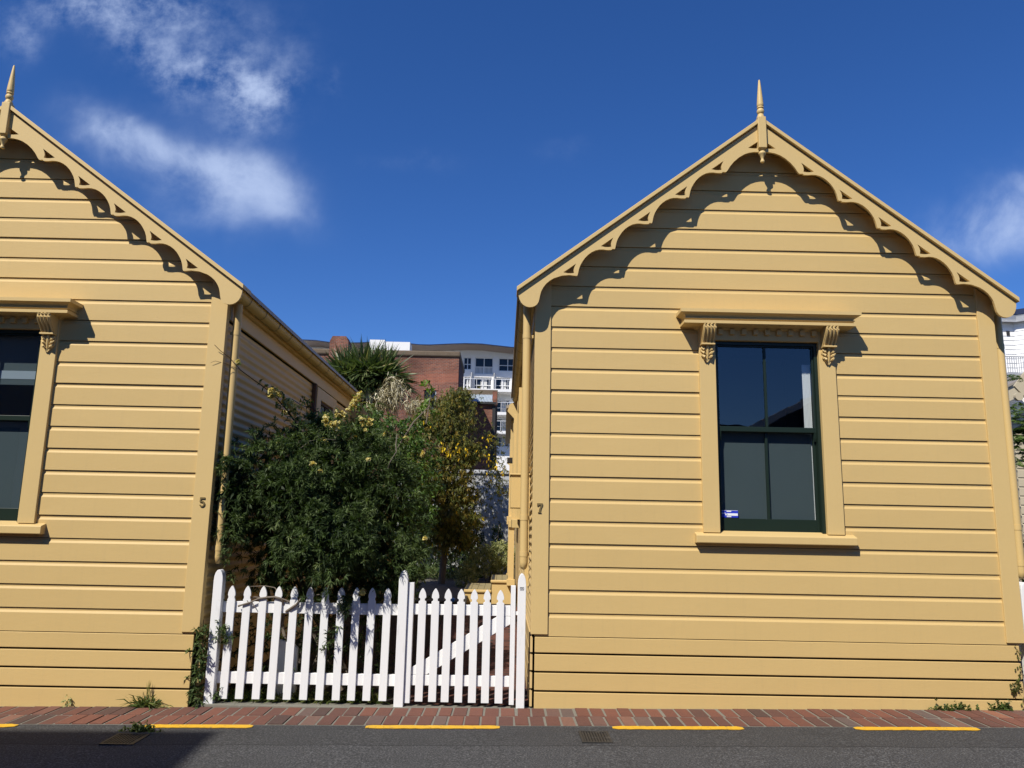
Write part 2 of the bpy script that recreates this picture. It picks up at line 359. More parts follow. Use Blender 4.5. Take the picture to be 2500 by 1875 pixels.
class Leaves:                           # many small leaves, two faces each
    def __init__(s): s.P = []; s.D = []; s.L = []; s.W = []; s.T = []; s.S = []
    def add(s, P, D, L, W, T, sag=.15):
        n = len(P); s.P.append(np.asarray(P, float)); s.D.append(unit(np.asarray(D, float)))
        for lst, v in ((s.L, L), (s.W, W), (s.T, T), (s.S, sag)): lst.append(np.broadcast_to(np.asarray(v, float), (n,)))
    def build(s, name, mat, parent=None):
        P, D = np.vstack(s.P), np.vstack(s.D); L, W, T, S = (np.concatenate(x) for x in (s.L, s.W, s.T, s.S)); n = len(P)
        side = unit(np.cross(D, unit(rng.normal(size=(n, 3)) * .6 + np.array([0, 0, 1.]))))
        nrm = np.cross(side, D)
        mid = P + D * (L * .5)[:, None]; tip = P + D * L[:, None]; tip[:, 2] -= S * L; mid[:, 2] -= S * L * .2
        mid += nrm * (L * .04)[:, None]
        w = (W / 2)[:, None]
        V = np.stack([P - side * w * .35, P + side * w * .35, mid + side * w, mid - side * w, tip], 1).reshape(-1, 3)
        r = parent
        while r is not None and r.parent is not None: r = r.parent
        if r is not None: V = V - np.array(OFF.get(r, Vector((0, 0, 0))))
        b = (np.arange(n) * 5)[:, None]
        loops = np.concatenate([b + np.array([[0, 1, 2, 3]]), b + np.array([[3, 2, 4]])], 1).ravel()
        st = (np.arange(n) * 7)[:, None] + np.array([[0, 4]])
        me = bpy.data.meshes.new(name); me.vertices.add(len(V)); me.vertices.foreach_set('co', V.astype(np.float32).ravel())
        me.loops.add(len(loops)); me.loops.foreach_set('vertex_index', loops.astype(np.int32))
        me.polygons.add(2 * n); me.polygons.foreach_set('loop_start', st.ravel().astype(np.int32))
        me.update(calc_edges=True); me.validate()
        a = me.attributes.new('tint', 'FLOAT', 'FACE'); a.data.foreach_set('value', np.repeat(np.clip(T, 0, 1), 2).astype(np.float32))
        me.materials.append(mat); o = bpy.data.objects.new(name, me); return link(o, parent)
def rand_dirs(n): return unit(rng.normal(size=(n, 3)))
def crown_points(ells, n, lo=.72, hi=1.0):
    ells = [(np.array(c), np.array(r)) for c, r in ells]
    wts = np.array([np.prod(r) ** (2 / 3) for c, r in ells]); wts /= wts.sum()
    out = []; nor = []
    while len(out) < n:
        k = rng.choice(len(ells), p=wts); c, r = ells[k]; d = rand_dirs(1)[0]; q = rng.uniform(lo, hi)
        p = c + d * r * q
        if any(np.sum(((p - c2) / r2) ** 2) < lo * lo * .8 for j, (c2, r2) in enumerate(ells) if j != k): continue
        out.append(p); nor.append(d / r)
    return np.array(out), unit(np.array(nor))
def rosettes(lv, P, N, k, L, W, spread=.9, tlo=.15, thi=.85, sag=.2, up=.35):
    m = len(P); ax = unit(N + np.array([0, 0, up]) + rng.normal(size=(m, 3)) * .35)
    base = np.repeat(P, k, 0); A = np.repeat(ax, k, 0); D = unit(A * rng.uniform(.15, 1.0, (m * k, 1)) + rand_dirs(m * k) * spread)
    t0 = np.repeat(rng.uniform(tlo, thi, m), k)
    lv.add(base - A * rng.uniform(0, .5, (m * k, 1)) * L, D, L * rng.uniform(.6, 1.15, m * k), W * rng.uniform(.7, 1.2, m * k), np.clip(t0 + rng.normal(size=m * k) * .14, 0, 1), sag)

# ------------------------------------------------------------------ ground
def zg(x, y=0):
    s = .0135 * (max(-9, min(9, x)) - .3)
    if y <= 7: return s
    k = min(1, (y - 7) / 2.5); return s * (1 - k) + k * (.021 * (y - 7)) * 1.0
def sheet(name, xs, ys, dz, mat, kind='structure', parent=None):
    mb = MB(); nx = len(xs)
    mb.add([(x, y, zg(x, y) + dz) for y in ys for x in xs], [(j * nx + i, j * nx + i + 1, (j + 1) * nx + i + 1, (j + 1) * nx + i) for j in range(len(ys) - 1) for i in range(nx - 1)])
    o = mb.build(name, mat, parent); return tag(o, kind=kind)
lin = lambda a, b, n: [a + (b - a) * i / n for i in range(n + 1)]
sheet('ground', [-1500, -300, -60, -20] + lin(-9, 9, 18) + [20, 60, 300, 1500], [-1500, -300, -60, -20, 0, 5, 7, 8, 9.5, 12, 16, 22, 30, 60, 300, 1500], -.05, m_earth)
sheet('road', [-60, -20] + lin(-9, 9, 18) + [20, 60], [-1.4, 0, 2, 4, 5, 6.215], 0, m_asphalt)
sheet('garden_bed', lin(-7.5, 9, 16), [6.9, 7, 8, 9.5, 12, 16, 22, 30], -.02, m_soil)
sheet('brick_path', lin(-.86, .28, 2), [6.98, 7, 8, 9.5, 12, 13.6], -.012, m_path)
sheet('gravel_path', [-1.75, -1.2, -.7], [13.75, 16, 18.6], .006, m_gravel)
mb = MB(); mb.box(-1.85, -.60, 13.6, 13.75, .06, .19); mb.box(-.72, -.60, 13.75, 18.6, .1, .26)
tag(mb.build('timber_edging', m_sleeper, None, bevel=.006), 'dark timber sleepers edging the gravel path behind the gate', 'edging')
mb = MB(); mb.box(-2.5, .285, 6.77, 6.92, -.2, -.016)
tag(mb.build('threshold', m_mortar, None), kind='structure')
# brick pavement: every brick modelled
mb = MB(); mort = MB()
Yrow = ((6.225, 6.497), (6.507, 6.775))
grid = []; x = -9.0
while x < 9.5: w = .122 + random.uniform(-.010, .010); grid.append((x, w)); x += w
for r, (y0, y1) in enumerate(Yrow):
    for x, w in grid:
        x += .02 * r + random.uniform(-.004, .004) * r; j = random.uniform(.010, .018); z = zg(x + w / 2) + random.uniform(-.003, .004) + .004
        a = random.uniform(-.004, .004); t = random.random()
        x0, x1 = x + j / 2, x + w - j / 2; e = .003
        z0 = z - .05; sk = random.uniform(-.004, .004)
        mb.add([(x0, y0 + a, z0), (x1, y0 + a, z0), (x1 + sk, y1 + a, z0), (x0 + sk, y1 + a, z0),
                (x0 + e, y0 + a + e, z), (x1 - e, y0 + a + e, z), (x1 - e + sk, y1 + a - e, z), (x0 + e + sk, y1 + a - e, z)],
               [(4, 5, 6, 7), (0, 1, 5, 4), (1, 2, 6, 5), (2, 3, 7, 6), (3, 0, 4, 7)], t)
pv = tag(mb.build('brick_pavement', m_pave), kind='structure')
sheet('pavement_mortar', lin(-9, 9.5, 18), [6.215, 6.79], -.0005, m_mortar)
# yellow dashes
def ypaint():
    t = NT('yellow_road_paint'); v = t.coord(); n = t.noise(v, 26, 8, .75); n2 = t.noise(v, 120, 3, .7)
    c = t.mix(n2, (.62, .34, .012), (.80, .47, .02)); t.col(t.mix(t.ramp(n, [(.56, (0, 0, 0)), (.68, (1, 1, 1))]), c, (.12, .10, .06)))
    t.b.inputs['Roughness'].default_value = .7; t.bump(t.noise(v, 150, 4, .7), .004); return t.m
m_yellow = ypaint()
dash_lab = ['yellow painted dash on the kerb edge, cut off at the left of the photo', 'yellow painted dash on the kerb edge ending half in the dark shadow',
            'yellow painted dash on the kerb edge in front of the picket gate', 'yellow painted dash on the kerb edge just right of the square drain grate', 'yellow painted dash on the kerb edge below the green weeds at the house base']
def onroad(px, py):
    d = ray(px, py); k = .0135; t = (-.3 * k - EYE) / (d.z - k * d.x); return d * t
for (pa_, pb_), lab in zip((((-500, 1770), (38, 1774)), ((345, 1777), (615, 1776)), ((893, 1775), (1220, 1774)), ((1493, 1773), (1810, 1775)), ((2080, 1776), (2385, 1779))), dash_lab):
    xa, xb = onroad(*pa_).x, onroad(*pb_).x
    mb = MB(); n = 24
    top = []; bot = []
    for i in range(n + 1):
        x = xa + (xb - xa) * i / n; e = .02 if i in (0, n) else 0
        top.append((x, 6.208 - e + random.uniform(-.004, .004), zg(x) + .005)); bot.append((x, 6.118 + e + random.uniform(-.006, .006), zg(x) + .005))
    mb.add(top + bot, [(i, i + 1, n + 2 + i, n + 1 + i) for i in range(n)])
    mb.add([(a, b, c - .003) for a, b, c in top + bot], [(i, i + 1, n + 2 + i, n + 1 + i) for i in range(n)])
    tag(mb.build('yellow_road_dash', m_yellow), lab, 'road marking', 'yellow dashes along the kerb')
# drain grates
m_iron = paint('cast_iron', (.028, .028, .028), .55, .2, (1, 1, 1), .3, .002)
def drain(cx, cy, w, d, lab, skew=0):
    t = thing('drain_grate', lab, 'drain', (cx, cy, zg(cx)), 'iron drain grates in the road'); z = zg(cx)
    mb = MB(); mb.box(cx - w / 2, cx + w / 2, cy - d / 2, cy + d / 2, z - .05, z + .001); mb.build('drain_pit', m_void, t)
    mb = MB(); f = .018
    mb.box(cx - w / 2, cx + w / 2, cy - d / 2, cy - d / 2 + f, z - .02, z + .008); mb.box(cx - w / 2, cx + w / 2, cy + d / 2 - f, cy + d / 2, z - .02, z + .008)
    mb.box(cx - w / 2, cx - w / 2 + f, cy - d / 2 + f, cy + d / 2 - f, z - .02, z + .008); mb.box(cx + w / 2 - f, cx + w / 2, cy - d / 2 + f, cy + d / 2 - f, z - .02, z + .008)
    mb.build('grate_frame', m_iron, t)
    n = 9
    for i in range(n):
        mb = MB(); x = cx - w / 2 + f + (w - 2 * f) * (i + .5) / n
        mb.box(x - .006, x + .006, cy - d / 2 + f, cy + d / 2 - f, z - .02, z + .006); mb.build('grate_bar', m_iron, t)
    mb = MB(); mb.box(cx - w / 2 + f, cx + w / 2 - f, cy - .006, cy + .006, z - .022, z + .003); mb.build('cross_bar', m_iron, t)
drain(-2.61, 5.80, .23, .27, 'square iron drain grate in the shaded road, half covered by weeds')
drain(.69, 5.90, .215, .30, 'square iron drain grate in the sunny road right of the gate')

# ------------------------------------------------------------------ cottages
SL = .7505
CUSP = [(0, 0), (-12, -2), (-22, 6), (-50, 4), (-75, 1), (-100, 2), (-125, 8), (-150, 20), (-172, 36), (-192, 56), (-208, 78), (-222, 102), (-231, 126), (-236, 148), (-239, 162), (-243, 170)]
def cottage(cx, k, dz, wx0, wx1, num, lab, xl, xr, base_z, pipes, panes_dark=False):
    """weatherboard gable front at Y 6.8; cx is the ridge, k widens, dz lifts"""
    Y0 = 6.8; root = thing('cottage', lab, 'cottage', (cx, Y0, base_z), 'matching yellow weatherboard cottages')
    X = lambda dx: cx + dx * k
    YB = 12.6                 # outer edges of the corner boards
    ztop = lambda x, c=5.205: c + dz - SL / k * abs(x - cx)
    wz0, wz1 = 1.44 + dz, 3.30 + dz
    # boards
    mb = MB(); z = .575 + dz - .0; kk = 0
    prof = [(0, .0, .0), (1, .0, -.0), ]
    def limits(zz, c=5.19): 
        h = (c + dz - zz) / SL * k; return max(xl + .03, cx - h), min(xr - .03, cx + h)
    while True:
        zb = .575 + dz + .1924 * kk; zt = zb + .1924; kk += 1
        rows = [(Y0 + .026, zb - .001), (Y0, zb - .001), (Y0, zt - .044), (Y0 + .0105, zt - .025), (Y0 + .0105, zt - .0065), (Y0 + .026, zt - .005)]
        if limits(zb)[1] - limits(zb)[0] < .08: break
        spans = [(None, None)]; tb = random.random()
        if zb < 1.40 + dz < zt: mb.add([(wx0, Y0 + .0005, zb - .001), (wx1, Y0 + .0005, zb - .001), (wx1, Y0 + .0005, 1.40 + dz), (wx0, Y0 + .0005, 1.40 + dz)], [(0, 1, 2, 3)])
        if zt > wz0 and zb < wz1: spans = [(None, wx0 + .05), (wx1 - .05, None)]
        for s0, s1 in spans:
            vs = []; 
            j = random.uniform(-.0012, .0012)
            for (y, zz) in rows:
                a, b = limits(min(zz, 5.17 + dz)); a = a if s0 is None else max(a, s0); b = b if s1 is None else min(b, s1)
                vs += [(a, y + j, zz), (b, y + j, zz)]
            mb.add(vs, [(2 * i, 2 * i + 1, 2 * i + 3, 2 * i + 2) for i in range(len(rows) - 1)], tb)
    mb.build('weatherboard_wall', m_board, root)
    mb = MB()                                               # backing so that no light passes
    mb.prism([(xl + .04, base_z), (wx0 + .02, base_z), (wx0 + .02, ztop(wx0 + .02, 5.16)), (xl + .04, ztop(xl + .04, 5.16))], Y0 + .03, Y0 + .06)
    mb.prism([(wx1 - .02, base_z), (xr - .04, base_z), (xr - .04, ztop(xr - .04, 5.16)), (wx1 - .02, ztop(wx1 - .02, 5.16))], Y0 + .03, Y0 + .06)
    mb.prism([(wx0 + .02, base_z), (wx1 - .02, base_z), (wx1 - .02, wz0 + .02), (wx0 + .02, wz0 + .02)], Y0 + .03, Y0 + .06)
    mb.prism([(wx0 + .02, wz1 - .1), (wx1 - .02, wz1 - .1), (wx1 - .02, ztop(wx1 - .02, 5.16)), (cx, 5.16 + dz), (wx0 + .02, ztop(wx0 + .02, 5.16))], Y0 + .03, Y0 + .06)
    mb.build('wall_lining', m_void, root)
    # corner boards
    for a, b in ((xl, xl + .143), (xr - .152, xr)):
        mb = MB(); mb.prism([(a, .590 + dz), (b, .590 + dz), (b, ztop(b, 5.18)), (a, ztop(a, 5.18))], Y0 - .017, Y0 + .055)
        mb.build('corner_board', m_trim, root, bevel=.003)
    # plinth slats
    for i, (a, b) in enumerate(((base_z - .15, .126), (.142, .278), (.294, .4265), (.4425, .567))):
        mb = MB(); mb.box(xl + .036, xr - .045, Y0 - .004, Y0 + .022, a + (dz if i else 0), b + dz, random.random()); mb.build('plinth_board', m_board, root, bevel=.004)
    mb = MB(); mb.box(xl + .05, xr - .06, Y0 + .045, Y0 + .09, base_z - .1, .59 + dz); mb.build('underfloor', m_under, root)
    # bargeboards with scallops and pierced triangles
    S = .001272; e0 = Y0 - .165
    cusps = [(-.349, 4.715), (-.689, 4.459), (-1.030, 4.203), (-1.368, 3.948), (-1.704, 3.694)]
    topz = lambda dx: 5.2105 - SL * abs(dx)
    low = [(-.03, 4.925), (-.07, 4.926), (-.12, 4.917), (-.165, 4.90), (-.215, 4.868), (-.262, 4.825), (-.298, 4.78), (-.322, 4.74), (-.336, 4.722)]
    for ci, (px, pz) in enumerate(cusps[:-1]):
        nx, nz = cusps[ci + 1]; fx = (px - nx) / 243; fz = (pz - nz) / 170
        low += [(px + a * fx, pz - b * fz if i > 2 else pz - b * fz + .004) for i, (a, b) in enumerate(CUSP[:-1])]
    px, pz = cusps[-1]
    lobe = [(0, 0), (-15, 0), (-50, -4), (-100, 1), (-152, 19), (-178, 35), (-202, 56), (-220, 80), (-233, 105), (-240, 130), (-245, 155), (-250, 176), (-260, 192), (-274, 203), (-290, 209), (-310, 211), (-330, 207), (-348, 197), (-363, 182), (-373, 163), (-379, 140), (-381, 118)]
    low += [(px + a * .00137, pz - b * .00142) for a, b in lobe]
    end = low[-1]
    for sgn in (-1, 1):
        ol = [(-.03, topz(.03))] + low + [(end[0], topz(end[0]))]
        outl = [[(X(-sgn * x), z + dz) for x, z in ol]]
        tri = [(-8, 90), (-20, 64), (-25, 44), (-22, 20), (-45, 17), (-66, 17), (-98, 23), (-56, 54)]
        for (qx, qz) in cusps: outl.append([(X(-sgn * (qx + a * S)), qz + dz + b * S) for a, b in tri])
        outl.append([(X(-sgn * a), b + dz) for a, b in ((-.033, 5.03), (-.033, 4.962), (-.075, 4.96), (-.128, 4.964), (-.08, 4.998))])
        if sgn > 0: outl = [list(reversed(q)) for q in outl]
        poly2d('bargeboard', outl, e0, .022, m_trim, root)
        # verge cap
        mb = MB(); a0, a1 = .01, 2.241
        pts = [(a0, 5.256), (a1, 5.256 - SL * a1), (a1, 5.216 - SL * a1), (a0, 5.216)]
        mb.prism([(X(sgn * x), z + dz - (0 if i in (0, 1) else 0) + SL * 0) for i, (x, z) in enumerate(pts)], Y0 - .195, Y0 + .02)
        mb.build('verge_cap', m_trim, root, bevel=.003)
        # roof slope
        mb = MB(); pts = [(.0, 5.249), (2.235, 5.249 - SL * 2.235), (2.235, 5.212 - SL * 2.235), (0, 5.212)]
        mb.prism([(X(sgn * x), z + dz) for x, z in pts], Y0 + .021, YB)
        mb.build('roof', m_roof, root)
        mb = MB(); pts = [(.02, 5.214), (2.13, 5.214 - SL * 2.13), (2.13, 5.196 - SL * 2.13), (.02, 5.196)]
        mb.prism([(X(sgn * x), z + dz) for x, z in pts], e0 + .036, Y0 + .03); mb.build('soffit', m_trim, root)
    # finial
    fy = e0 - .012; mb = MB()
    hw = .037
    pz0, pz1 = 4.952 + dz, 5.262 + dz
    mb.box(cx - hw, cx + hw, fy - .03, fy + .045, pz0, pz1)
    fin = mb.build('finial', m_trim, root, bevel=.005)
    c_y = fy + .008
    mb = MB(); mb.lathe([(r, z + dz) for r, z in ((.036, 5.262), (.036, 5.272), (.030, 5.283), (.026, 5.296), (.022, 5.302), (.030, 5.310), (.034, 5.325), (.033, 5.338), (.026, 5.351), (.022, 5.357), (.031, 5.363), (.031, 5.370), (.026, 5.376), (.031, 5.384), (.0305, 5.40), (.026, 5.46), (.017, 5.56), (.008, 5.645), (.003, 5.655))], cx, c_y, 16)
    mb.build('spire', m_trim, fin, smooth=50)
    mb = MB(); mb.lathe([(r, z + dz) for r, z in ((.030, 4.952), (.030, 4.946), (.018, 4.940), (.017, 4.934), (.026, 4.926), (.034, 4.912), (.034, 4.905), (.029, 4.896), (.022, 4.884), (.014, 4.862), (.0125, 4.848), (.018, 4.838), (.021, 4.829), (.018, 4.821), (.006, 4.817))], cx, c_y, 16)
    mb.build('pendant', m_trim, fin, smooth=50)
    # side walls of corrugated iron
    for side, sx in ((-1, xl + .02), (1, xr - .02)):
        mb = MB(); n = 8; zlo, zhi = .55 + dz, 3.30 + dz; N = int((zhi - zlo) / .0762 * n); cols = [Y0 + .056, YB]
        vs = []
        for i in range(N + 1):
            zz = zlo + i * .0762 / n; ax = .0085 * math.sin(2 * math.pi * i / n)
            vs += [(sx + side * ax, cols[0], zz), (sx + side * ax, cols[1], zz)]
        mb.add(vs, [(2 * i, 2 * i + 1, 2 * i + 3, 2 * i + 2) for i in range(N)])
        mb.build('corrugated_wall', m_corr, root, smooth=80)
        mb = MB(); mb.box(min(sx - side * .03, sx - side * .06), max(sx - side * .03, sx - side * .06), Y0 + .07, YB, base_z, 3.4 + dz); mb.build('side_lining', m_void, root)
        gxx = X(side * 2.150) - side * .045
        mb = MB(); mb.box(min(sx, gxx), max(sx, gxx), Y0 + .057, YB, 3.458 + dz, 3.60 + dz); mb.build('eaves_board', m_corr, root)
        mb = MB(); mb.box(min(sx, sx + side * .026), max(sx, sx + side * .026), Y0 + .057, YB, 3.315 + dz, 3.455 + dz); mb.build('frieze_board', m_trim, root, bevel=.003)
        mb = MB()
        for i in range(4): mb.box(min(sx, sx + side * .02), max(sx, sx + side * .02), Y0 + .06, YB, max(-.1, .145 * i - .02 + .02) + dz, .145 * i + .124 + dz)
        mb.build('side_plinth', m_corr, root)
        # gutter
        gx = X(side * 2.150); gz = 3.548 + dz; rr = .062; mb = MB(); seg = 10; ys = lin(6.655, YB + .05, 6)
        vs = []; fs = []
        for (ri, ) in ((rr,), (rr - .005,)):
            for y in ys:
                for i in range(seg + 1):
                    a = math.pi + math.pi * i / seg; vs.append((gx + ri * math.cos(a), y, gz + ri * 1.25 * math.sin(a)))
        q = seg + 1; m = len(ys)
        for sft in (0, q * m):
            for j in range(m - 1):
                for i in range(seg): fs.append((sft + j * q + i, sft + j * q + i + 1, sft + (j + 1) * q + i + 1, sft + (j + 1) * q + i))
        fs.append(tuple(range(q)))
        mb.add(vs, fs)
        g = mb.build('gutter', m_gutter, root, smooth=60)
        y = 6.95
        while y < YB:
            vs = []; mb = MB()
            for yy_ in (y, y + .012):
                for i in range(seg + 1):
                    a = math.pi + math.pi * i / seg; vs.append((gx + (rr + .005) * math.cos(a), yy_, gz + (rr + .005) * 1.25 * math.sin(a)))
            mb.add(vs, [(i, i + 1, q + i + 1, q + i) for i in range(seg)]); y += .46; mb.build('gutter_clip', m_clip, g)
    # downpipes
    for px, tilt, ztop_, zbot in pipes:
        mb = MB(); py = 6.895; r = .0365
        pts = [(px, py + .05, ztop_ + .08), (px, py, ztop_), (px, py, zbot + .06), (px, py - .0, zbot + .02)]
        mb.tube([(px, py, ztop_), (px + tilt * .5, py, (ztop_ + zbot) / 2), (px + tilt, py, zbot + .045)], r, 20)
        mb.tube([(px + tilt, py, zbot + .10), (px + tilt, py, zbot + .045), (px + tilt, py + .004, zbot + .022), (px + tilt, py + .014, zbot + .006), (px + tilt, py + .03, zbot)], [r, r, r * .93, r * .72, r * .3], 20)
        p = mb.build('downpipe', m_pipe, root, smooth=50)
        for zc in (ztop_ - .31, zbot + .43, zbot + .12):
            mb = MB(); q_ = (ztop_ - zc) / (ztop_ - zbot); xx = px + tilt * q_
            mb.tube([(xx, py, zc - .022), (xx, py, zc + .022)], r + .0028, 20)
            mb.box(xx - .005, xx + .06 * (1 if px < cx else -1), py + .0, py + .012, zc - .014, zc + .014) if px < cx else mb.box(xx - .06, xx + .005, py, py + .012, zc - .014, zc + .014)
            mb.build('pipe_clip', m_pipe, p, smooth=50)
    # window ------------------------------------------------------------
    w = MB(); aw = .145; yi = Y0 - .030
    w.prism([(wx0, 1.46 + dz), (wx0 + aw, 1.46 + dz), (wx0 + aw, 3.165 + dz), (wx1 - aw, 3.165 + dz), (wx1 - aw, 1.46 + dz), (wx1, 1.46 + dz), (wx1, 3.29 + dz), (wx0, 3.29 + dz)], yi, Y0 + .05)
    win = w.build('window', m_trim, root, bevel=.003)
    ix0, ix1 = wx0 + aw, wx1 - aw
    # hood cornice: profile of (projection, height), mitred at both ends
    prof = [(.0, 3.452), (.212, 3.404), (.212, 3.374), (.204, 3.371), (.188, 3.366), (.172, 3.357), (.162, 3.345), (.159, 3.337), (.168, 3.334), (.168, 3.327), (.160, 3.321), (.153, 3.313), (.152, 3.308), (.177, 3.308), (.177, 3.282), (.06, 3.277), (.04, 3.262), (.0, 3.256)]
    hx0, hx1 = wx0 + .014, wx1 - .034
    mb = MB(); vs = []
    for e, z in prof: vs += [(hx0 - e, Y0 - e, z + dz), (hx1 + e, Y0 - e, z + dz)]
    for e, z in prof: vs += [(hx0 - e, Y0 + .02, z + dz), (hx1 + e, Y0 + .02, z + dz)]
    n = len(prof); fs = [(2 * i, 2 * i + 1, 2 * i + 3, 2 * i + 2) for i in range(n - 1)]
    fs += [(2 * i, 2 * i + 2, 2 * n + 2 * i + 2, 2 * n + 2 * i) for i in range(n - 1)] + [(2 * i + 1, 2 * i + 3, 2 * n + 2 * i + 3, 2 * n + 2 * i + 1) for i in range(n - 1)]
    mb.add(vs, fs); mb.build('hood', m_trim, win)
    nd = 9
    for i in range(nd):
        mb = MB(); x = ix0 + .045 + (ix1 - ix0 - .09) * i / (nd - 1)
        mb.box(x - .021, x + .021, yi - .034, yi + .003, 3.214 + dz, 3.262 + dz); mb.build('dentil', m_trim, win, bevel=.002)
    # brackets
    for bx in (wx0 + aw / 2 - .006, wx1 - aw / 2 + .006):
        mb = MB(); S1 = [(.115, 3.292), (.150, 3.286), (.170, 3.268), (.172, 3.244), (.158, 3.218), (.135, 3.192), (.112, 3.166), (.094, 3.142), (.082, 3.122)]
        for i in range(4):
            x = bx - .045 + .030 * i; r0 = .0165 if i in (1, 2) else .0125
            mb.tube([(x, Y0 - e, z + dz) for e, z in S1], [r0 * (1 - .05 * q) for q in range(len(S1))], 8)
        mb.prismx([(Y0 - .02, 3.30 + dz)] + [(Y0 - e + .004, z + dz) for e, z in S1] + [(Y0 - .02, 3.10 + dz)], bx - .058, bx + .058)
        mb.box(bx - .060, bx + .060, Y0 - .098, Y0 - .02, 3.108 + dz, 3.122 + dz)
        # acanthus leaf
        leafp = [(0, 2.952), (.018, 2.975), (.03, 2.985), (.038, 3.003), (.052, 3.012), (.054, 3.03), (.048, 3.04), (.058, 3.052), (.058, 3.075), (.05, 3.09), (.05, 3.11)]
        pts = leafp + [(-a, b) for a, b in reversed(leafp[1:])]
        mb.prism([(bx + a, b + dz) for a, b in pts], Y0 - .048, Y0 - .025)
        mb.tube([(bx, Y0 - .060, 3.105 + dz), (bx, Y0 - .058, 3.02 + dz), (bx, Y0 - .044, 2.96 + dz)], [.013, .011, .003], 8)
        for sg in (-1, 1):
            for zz, ln in ((3.088, .045), (3.055, .045), (3.02, .034)):
                mb.tube([(bx + sg * .013, Y0 - .052, zz - .030 + dz), (bx + sg * (.013 + ln * .5), Y0 - .066, zz - .018 + dz), (bx + sg * (.013 + ln), Y0 - .060, zz + dz)], [.005, .013, .004], 6)
        mb.build('bracket', m_trim, win, smooth=40)
    # sill
    mb = MB(); mb.prismx([(Y0 - .072, 1.434 + dz), (Y0 - .068, 1.440 + dz), (Y0 + .055, 1.478 + dz), (Y0 + .055, 1.37 + dz), (Y0 - .066, 1.37 + dz), (Y0 - .072, 1.376 + dz)], wx0 - .072, wx1 + .088)
    mb.build('sill', m_trim, win, bevel=.004)
    # box frame
    mb = MB(); mb.box(ix0 - .004, ix0 + .022, Y0 + .012, Y0 + .12, 1.47 + dz, 3.17 + dz); mb.box(ix1 - .030, ix1 + .004, Y0 + .012, Y0 + .12, 1.47 + dz, 3.17 + dz); mb.box(ix0 + .022, ix1 - .030, Y0 + .012, Y0 + .12, 3.135 + dz, 3.167 + dz)
    mb.build('window_frame', m_green, win)
    # sashes: upper one outside
    u0, u1 = ix0 + .022, ix1 - .030; mx = (u0 + u1) / 2
    def sash(name, y, za, zb, rb, rt, st):
        mb = MB(); mb.box(u0, u0 + st, y, y + .034, za, zb); mb.box(u1 - st, u1, y, y + .034, za, zb)
        mb.box(u0 + st, u1 - st, y + .0006, y + .0334, za, za + rb); mb.box(u0 + st, u1 - st, y + .0006, y + .0334, zb - rt, zb)
        mb.box(mx - .011, mx + .011, y + .003, y + .031, za + rb, zb - rt)
        o = mb.build(name, m_green, win, bevel=.003)
        for a, b in ((u0 + st, mx - .011), (mx + .011, u1 - st)):
            g = MB(); g.add([(a - .002, y + .017, za + rb - .002), (b + .002, y + .017, za + rb - .002), (b + .002, y + .017, zb - rt + .002), (a - .002, y + .017, zb - rt + .002)], [(0, 1, 2, 3)])
            g.build('pane', m_glass, win)
    sash('upper_sash', Y0 + .030, 2.348 + dz, 3.136 + dz, .045, .016, .016)
    sash('lower_sash', Y0 + .068, 1.47 + dz, 2.375 + dz, .115, .03, .022)
    for hx in (u0 + .014, u1 - .014): mb = MB(); mb.prismx([(Y0 + .030, 2.348 + dz), (Y0 + .064, 2.348 + dz), (Y0 + .060, 2.30 + dz), (Y0 + .045, 2.27 + dz), (Y0 + .036, 2.30 + dz)], hx - .012, hx + .012); mb.build('sash_horn', m_green, win)
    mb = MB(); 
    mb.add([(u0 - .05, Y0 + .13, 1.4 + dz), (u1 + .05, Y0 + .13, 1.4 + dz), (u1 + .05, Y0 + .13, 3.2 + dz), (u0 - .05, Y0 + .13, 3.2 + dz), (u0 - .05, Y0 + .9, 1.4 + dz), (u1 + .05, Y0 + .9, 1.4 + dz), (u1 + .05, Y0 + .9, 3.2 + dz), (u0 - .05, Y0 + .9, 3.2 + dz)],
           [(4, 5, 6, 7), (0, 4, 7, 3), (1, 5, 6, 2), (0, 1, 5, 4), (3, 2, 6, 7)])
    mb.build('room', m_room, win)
    mb = MB(); mb.box(u0 + .02, u1 - .030, Y0 + .1045, Y0 + .1065, 1.5 + dz, 2.345 + dz); mb.build('blind', m_blind, win)
    if panes_dark:
        mb = MB(); mb.box(u0 + .01, u1 - .01, Y0 + .13, Y0 + .135, 2.68 + dz, 3.13 + dz); mb.build('roller_blind', m_blind, win)
        mb = MB(); mb.box(u0 + .01, u1 - .01, Y0 + .12, Y0 + .128, 2.735 + dz, 2.81 + dz); mb.build('blind_rail', m_blindw, win)
        mb = MB(); mb.box(u0 + .01, u1 - .01, Y0 + .12, Y0 + .126, 2.682 + dz, 2.731 + dz); mb.build('blind_hem', m_blind, win)
    else:
        mb = MB(); xs = lin(u1 - .078, u1 - .004, 12)
        mb.add([(x, Y0 + .112 + .010 * (i % 2), z) for z in (1.5 + dz, 2.985 + dz) for i, x in enumerate(xs)], [(i, i + 1, i + 14, i + 13) for i in range(12)])
        mb.build('curtain', m_curtain, win)
        mb = MB(); s0, s1, za, zb, y = u0 + .024, u0 + .168, 1.592 + dz, 1.655 + dz, Y0 + .0825
        mb.box(s0, s1, y - .001, y + .001, za, zb); st = mb.build('window_sticker', m_blue, win); tag(st, 'small blue and white security sticker')
        mb = MB()
        for a, b, c, d in ((.30, .98, .25, .58), (.22, .34, .30, .52), (.30, .58, .78, .93), (.30, .58, .06, .18), (.0, .25, .55, .62), (.02, .98, .95, .985)):
            mb.box(s0 + (s1 - s0) * a, s0 + (s1 - s0) * b, y - .0025, y - .0012, za + (zb - za) * c, za + (zb - za) * d)
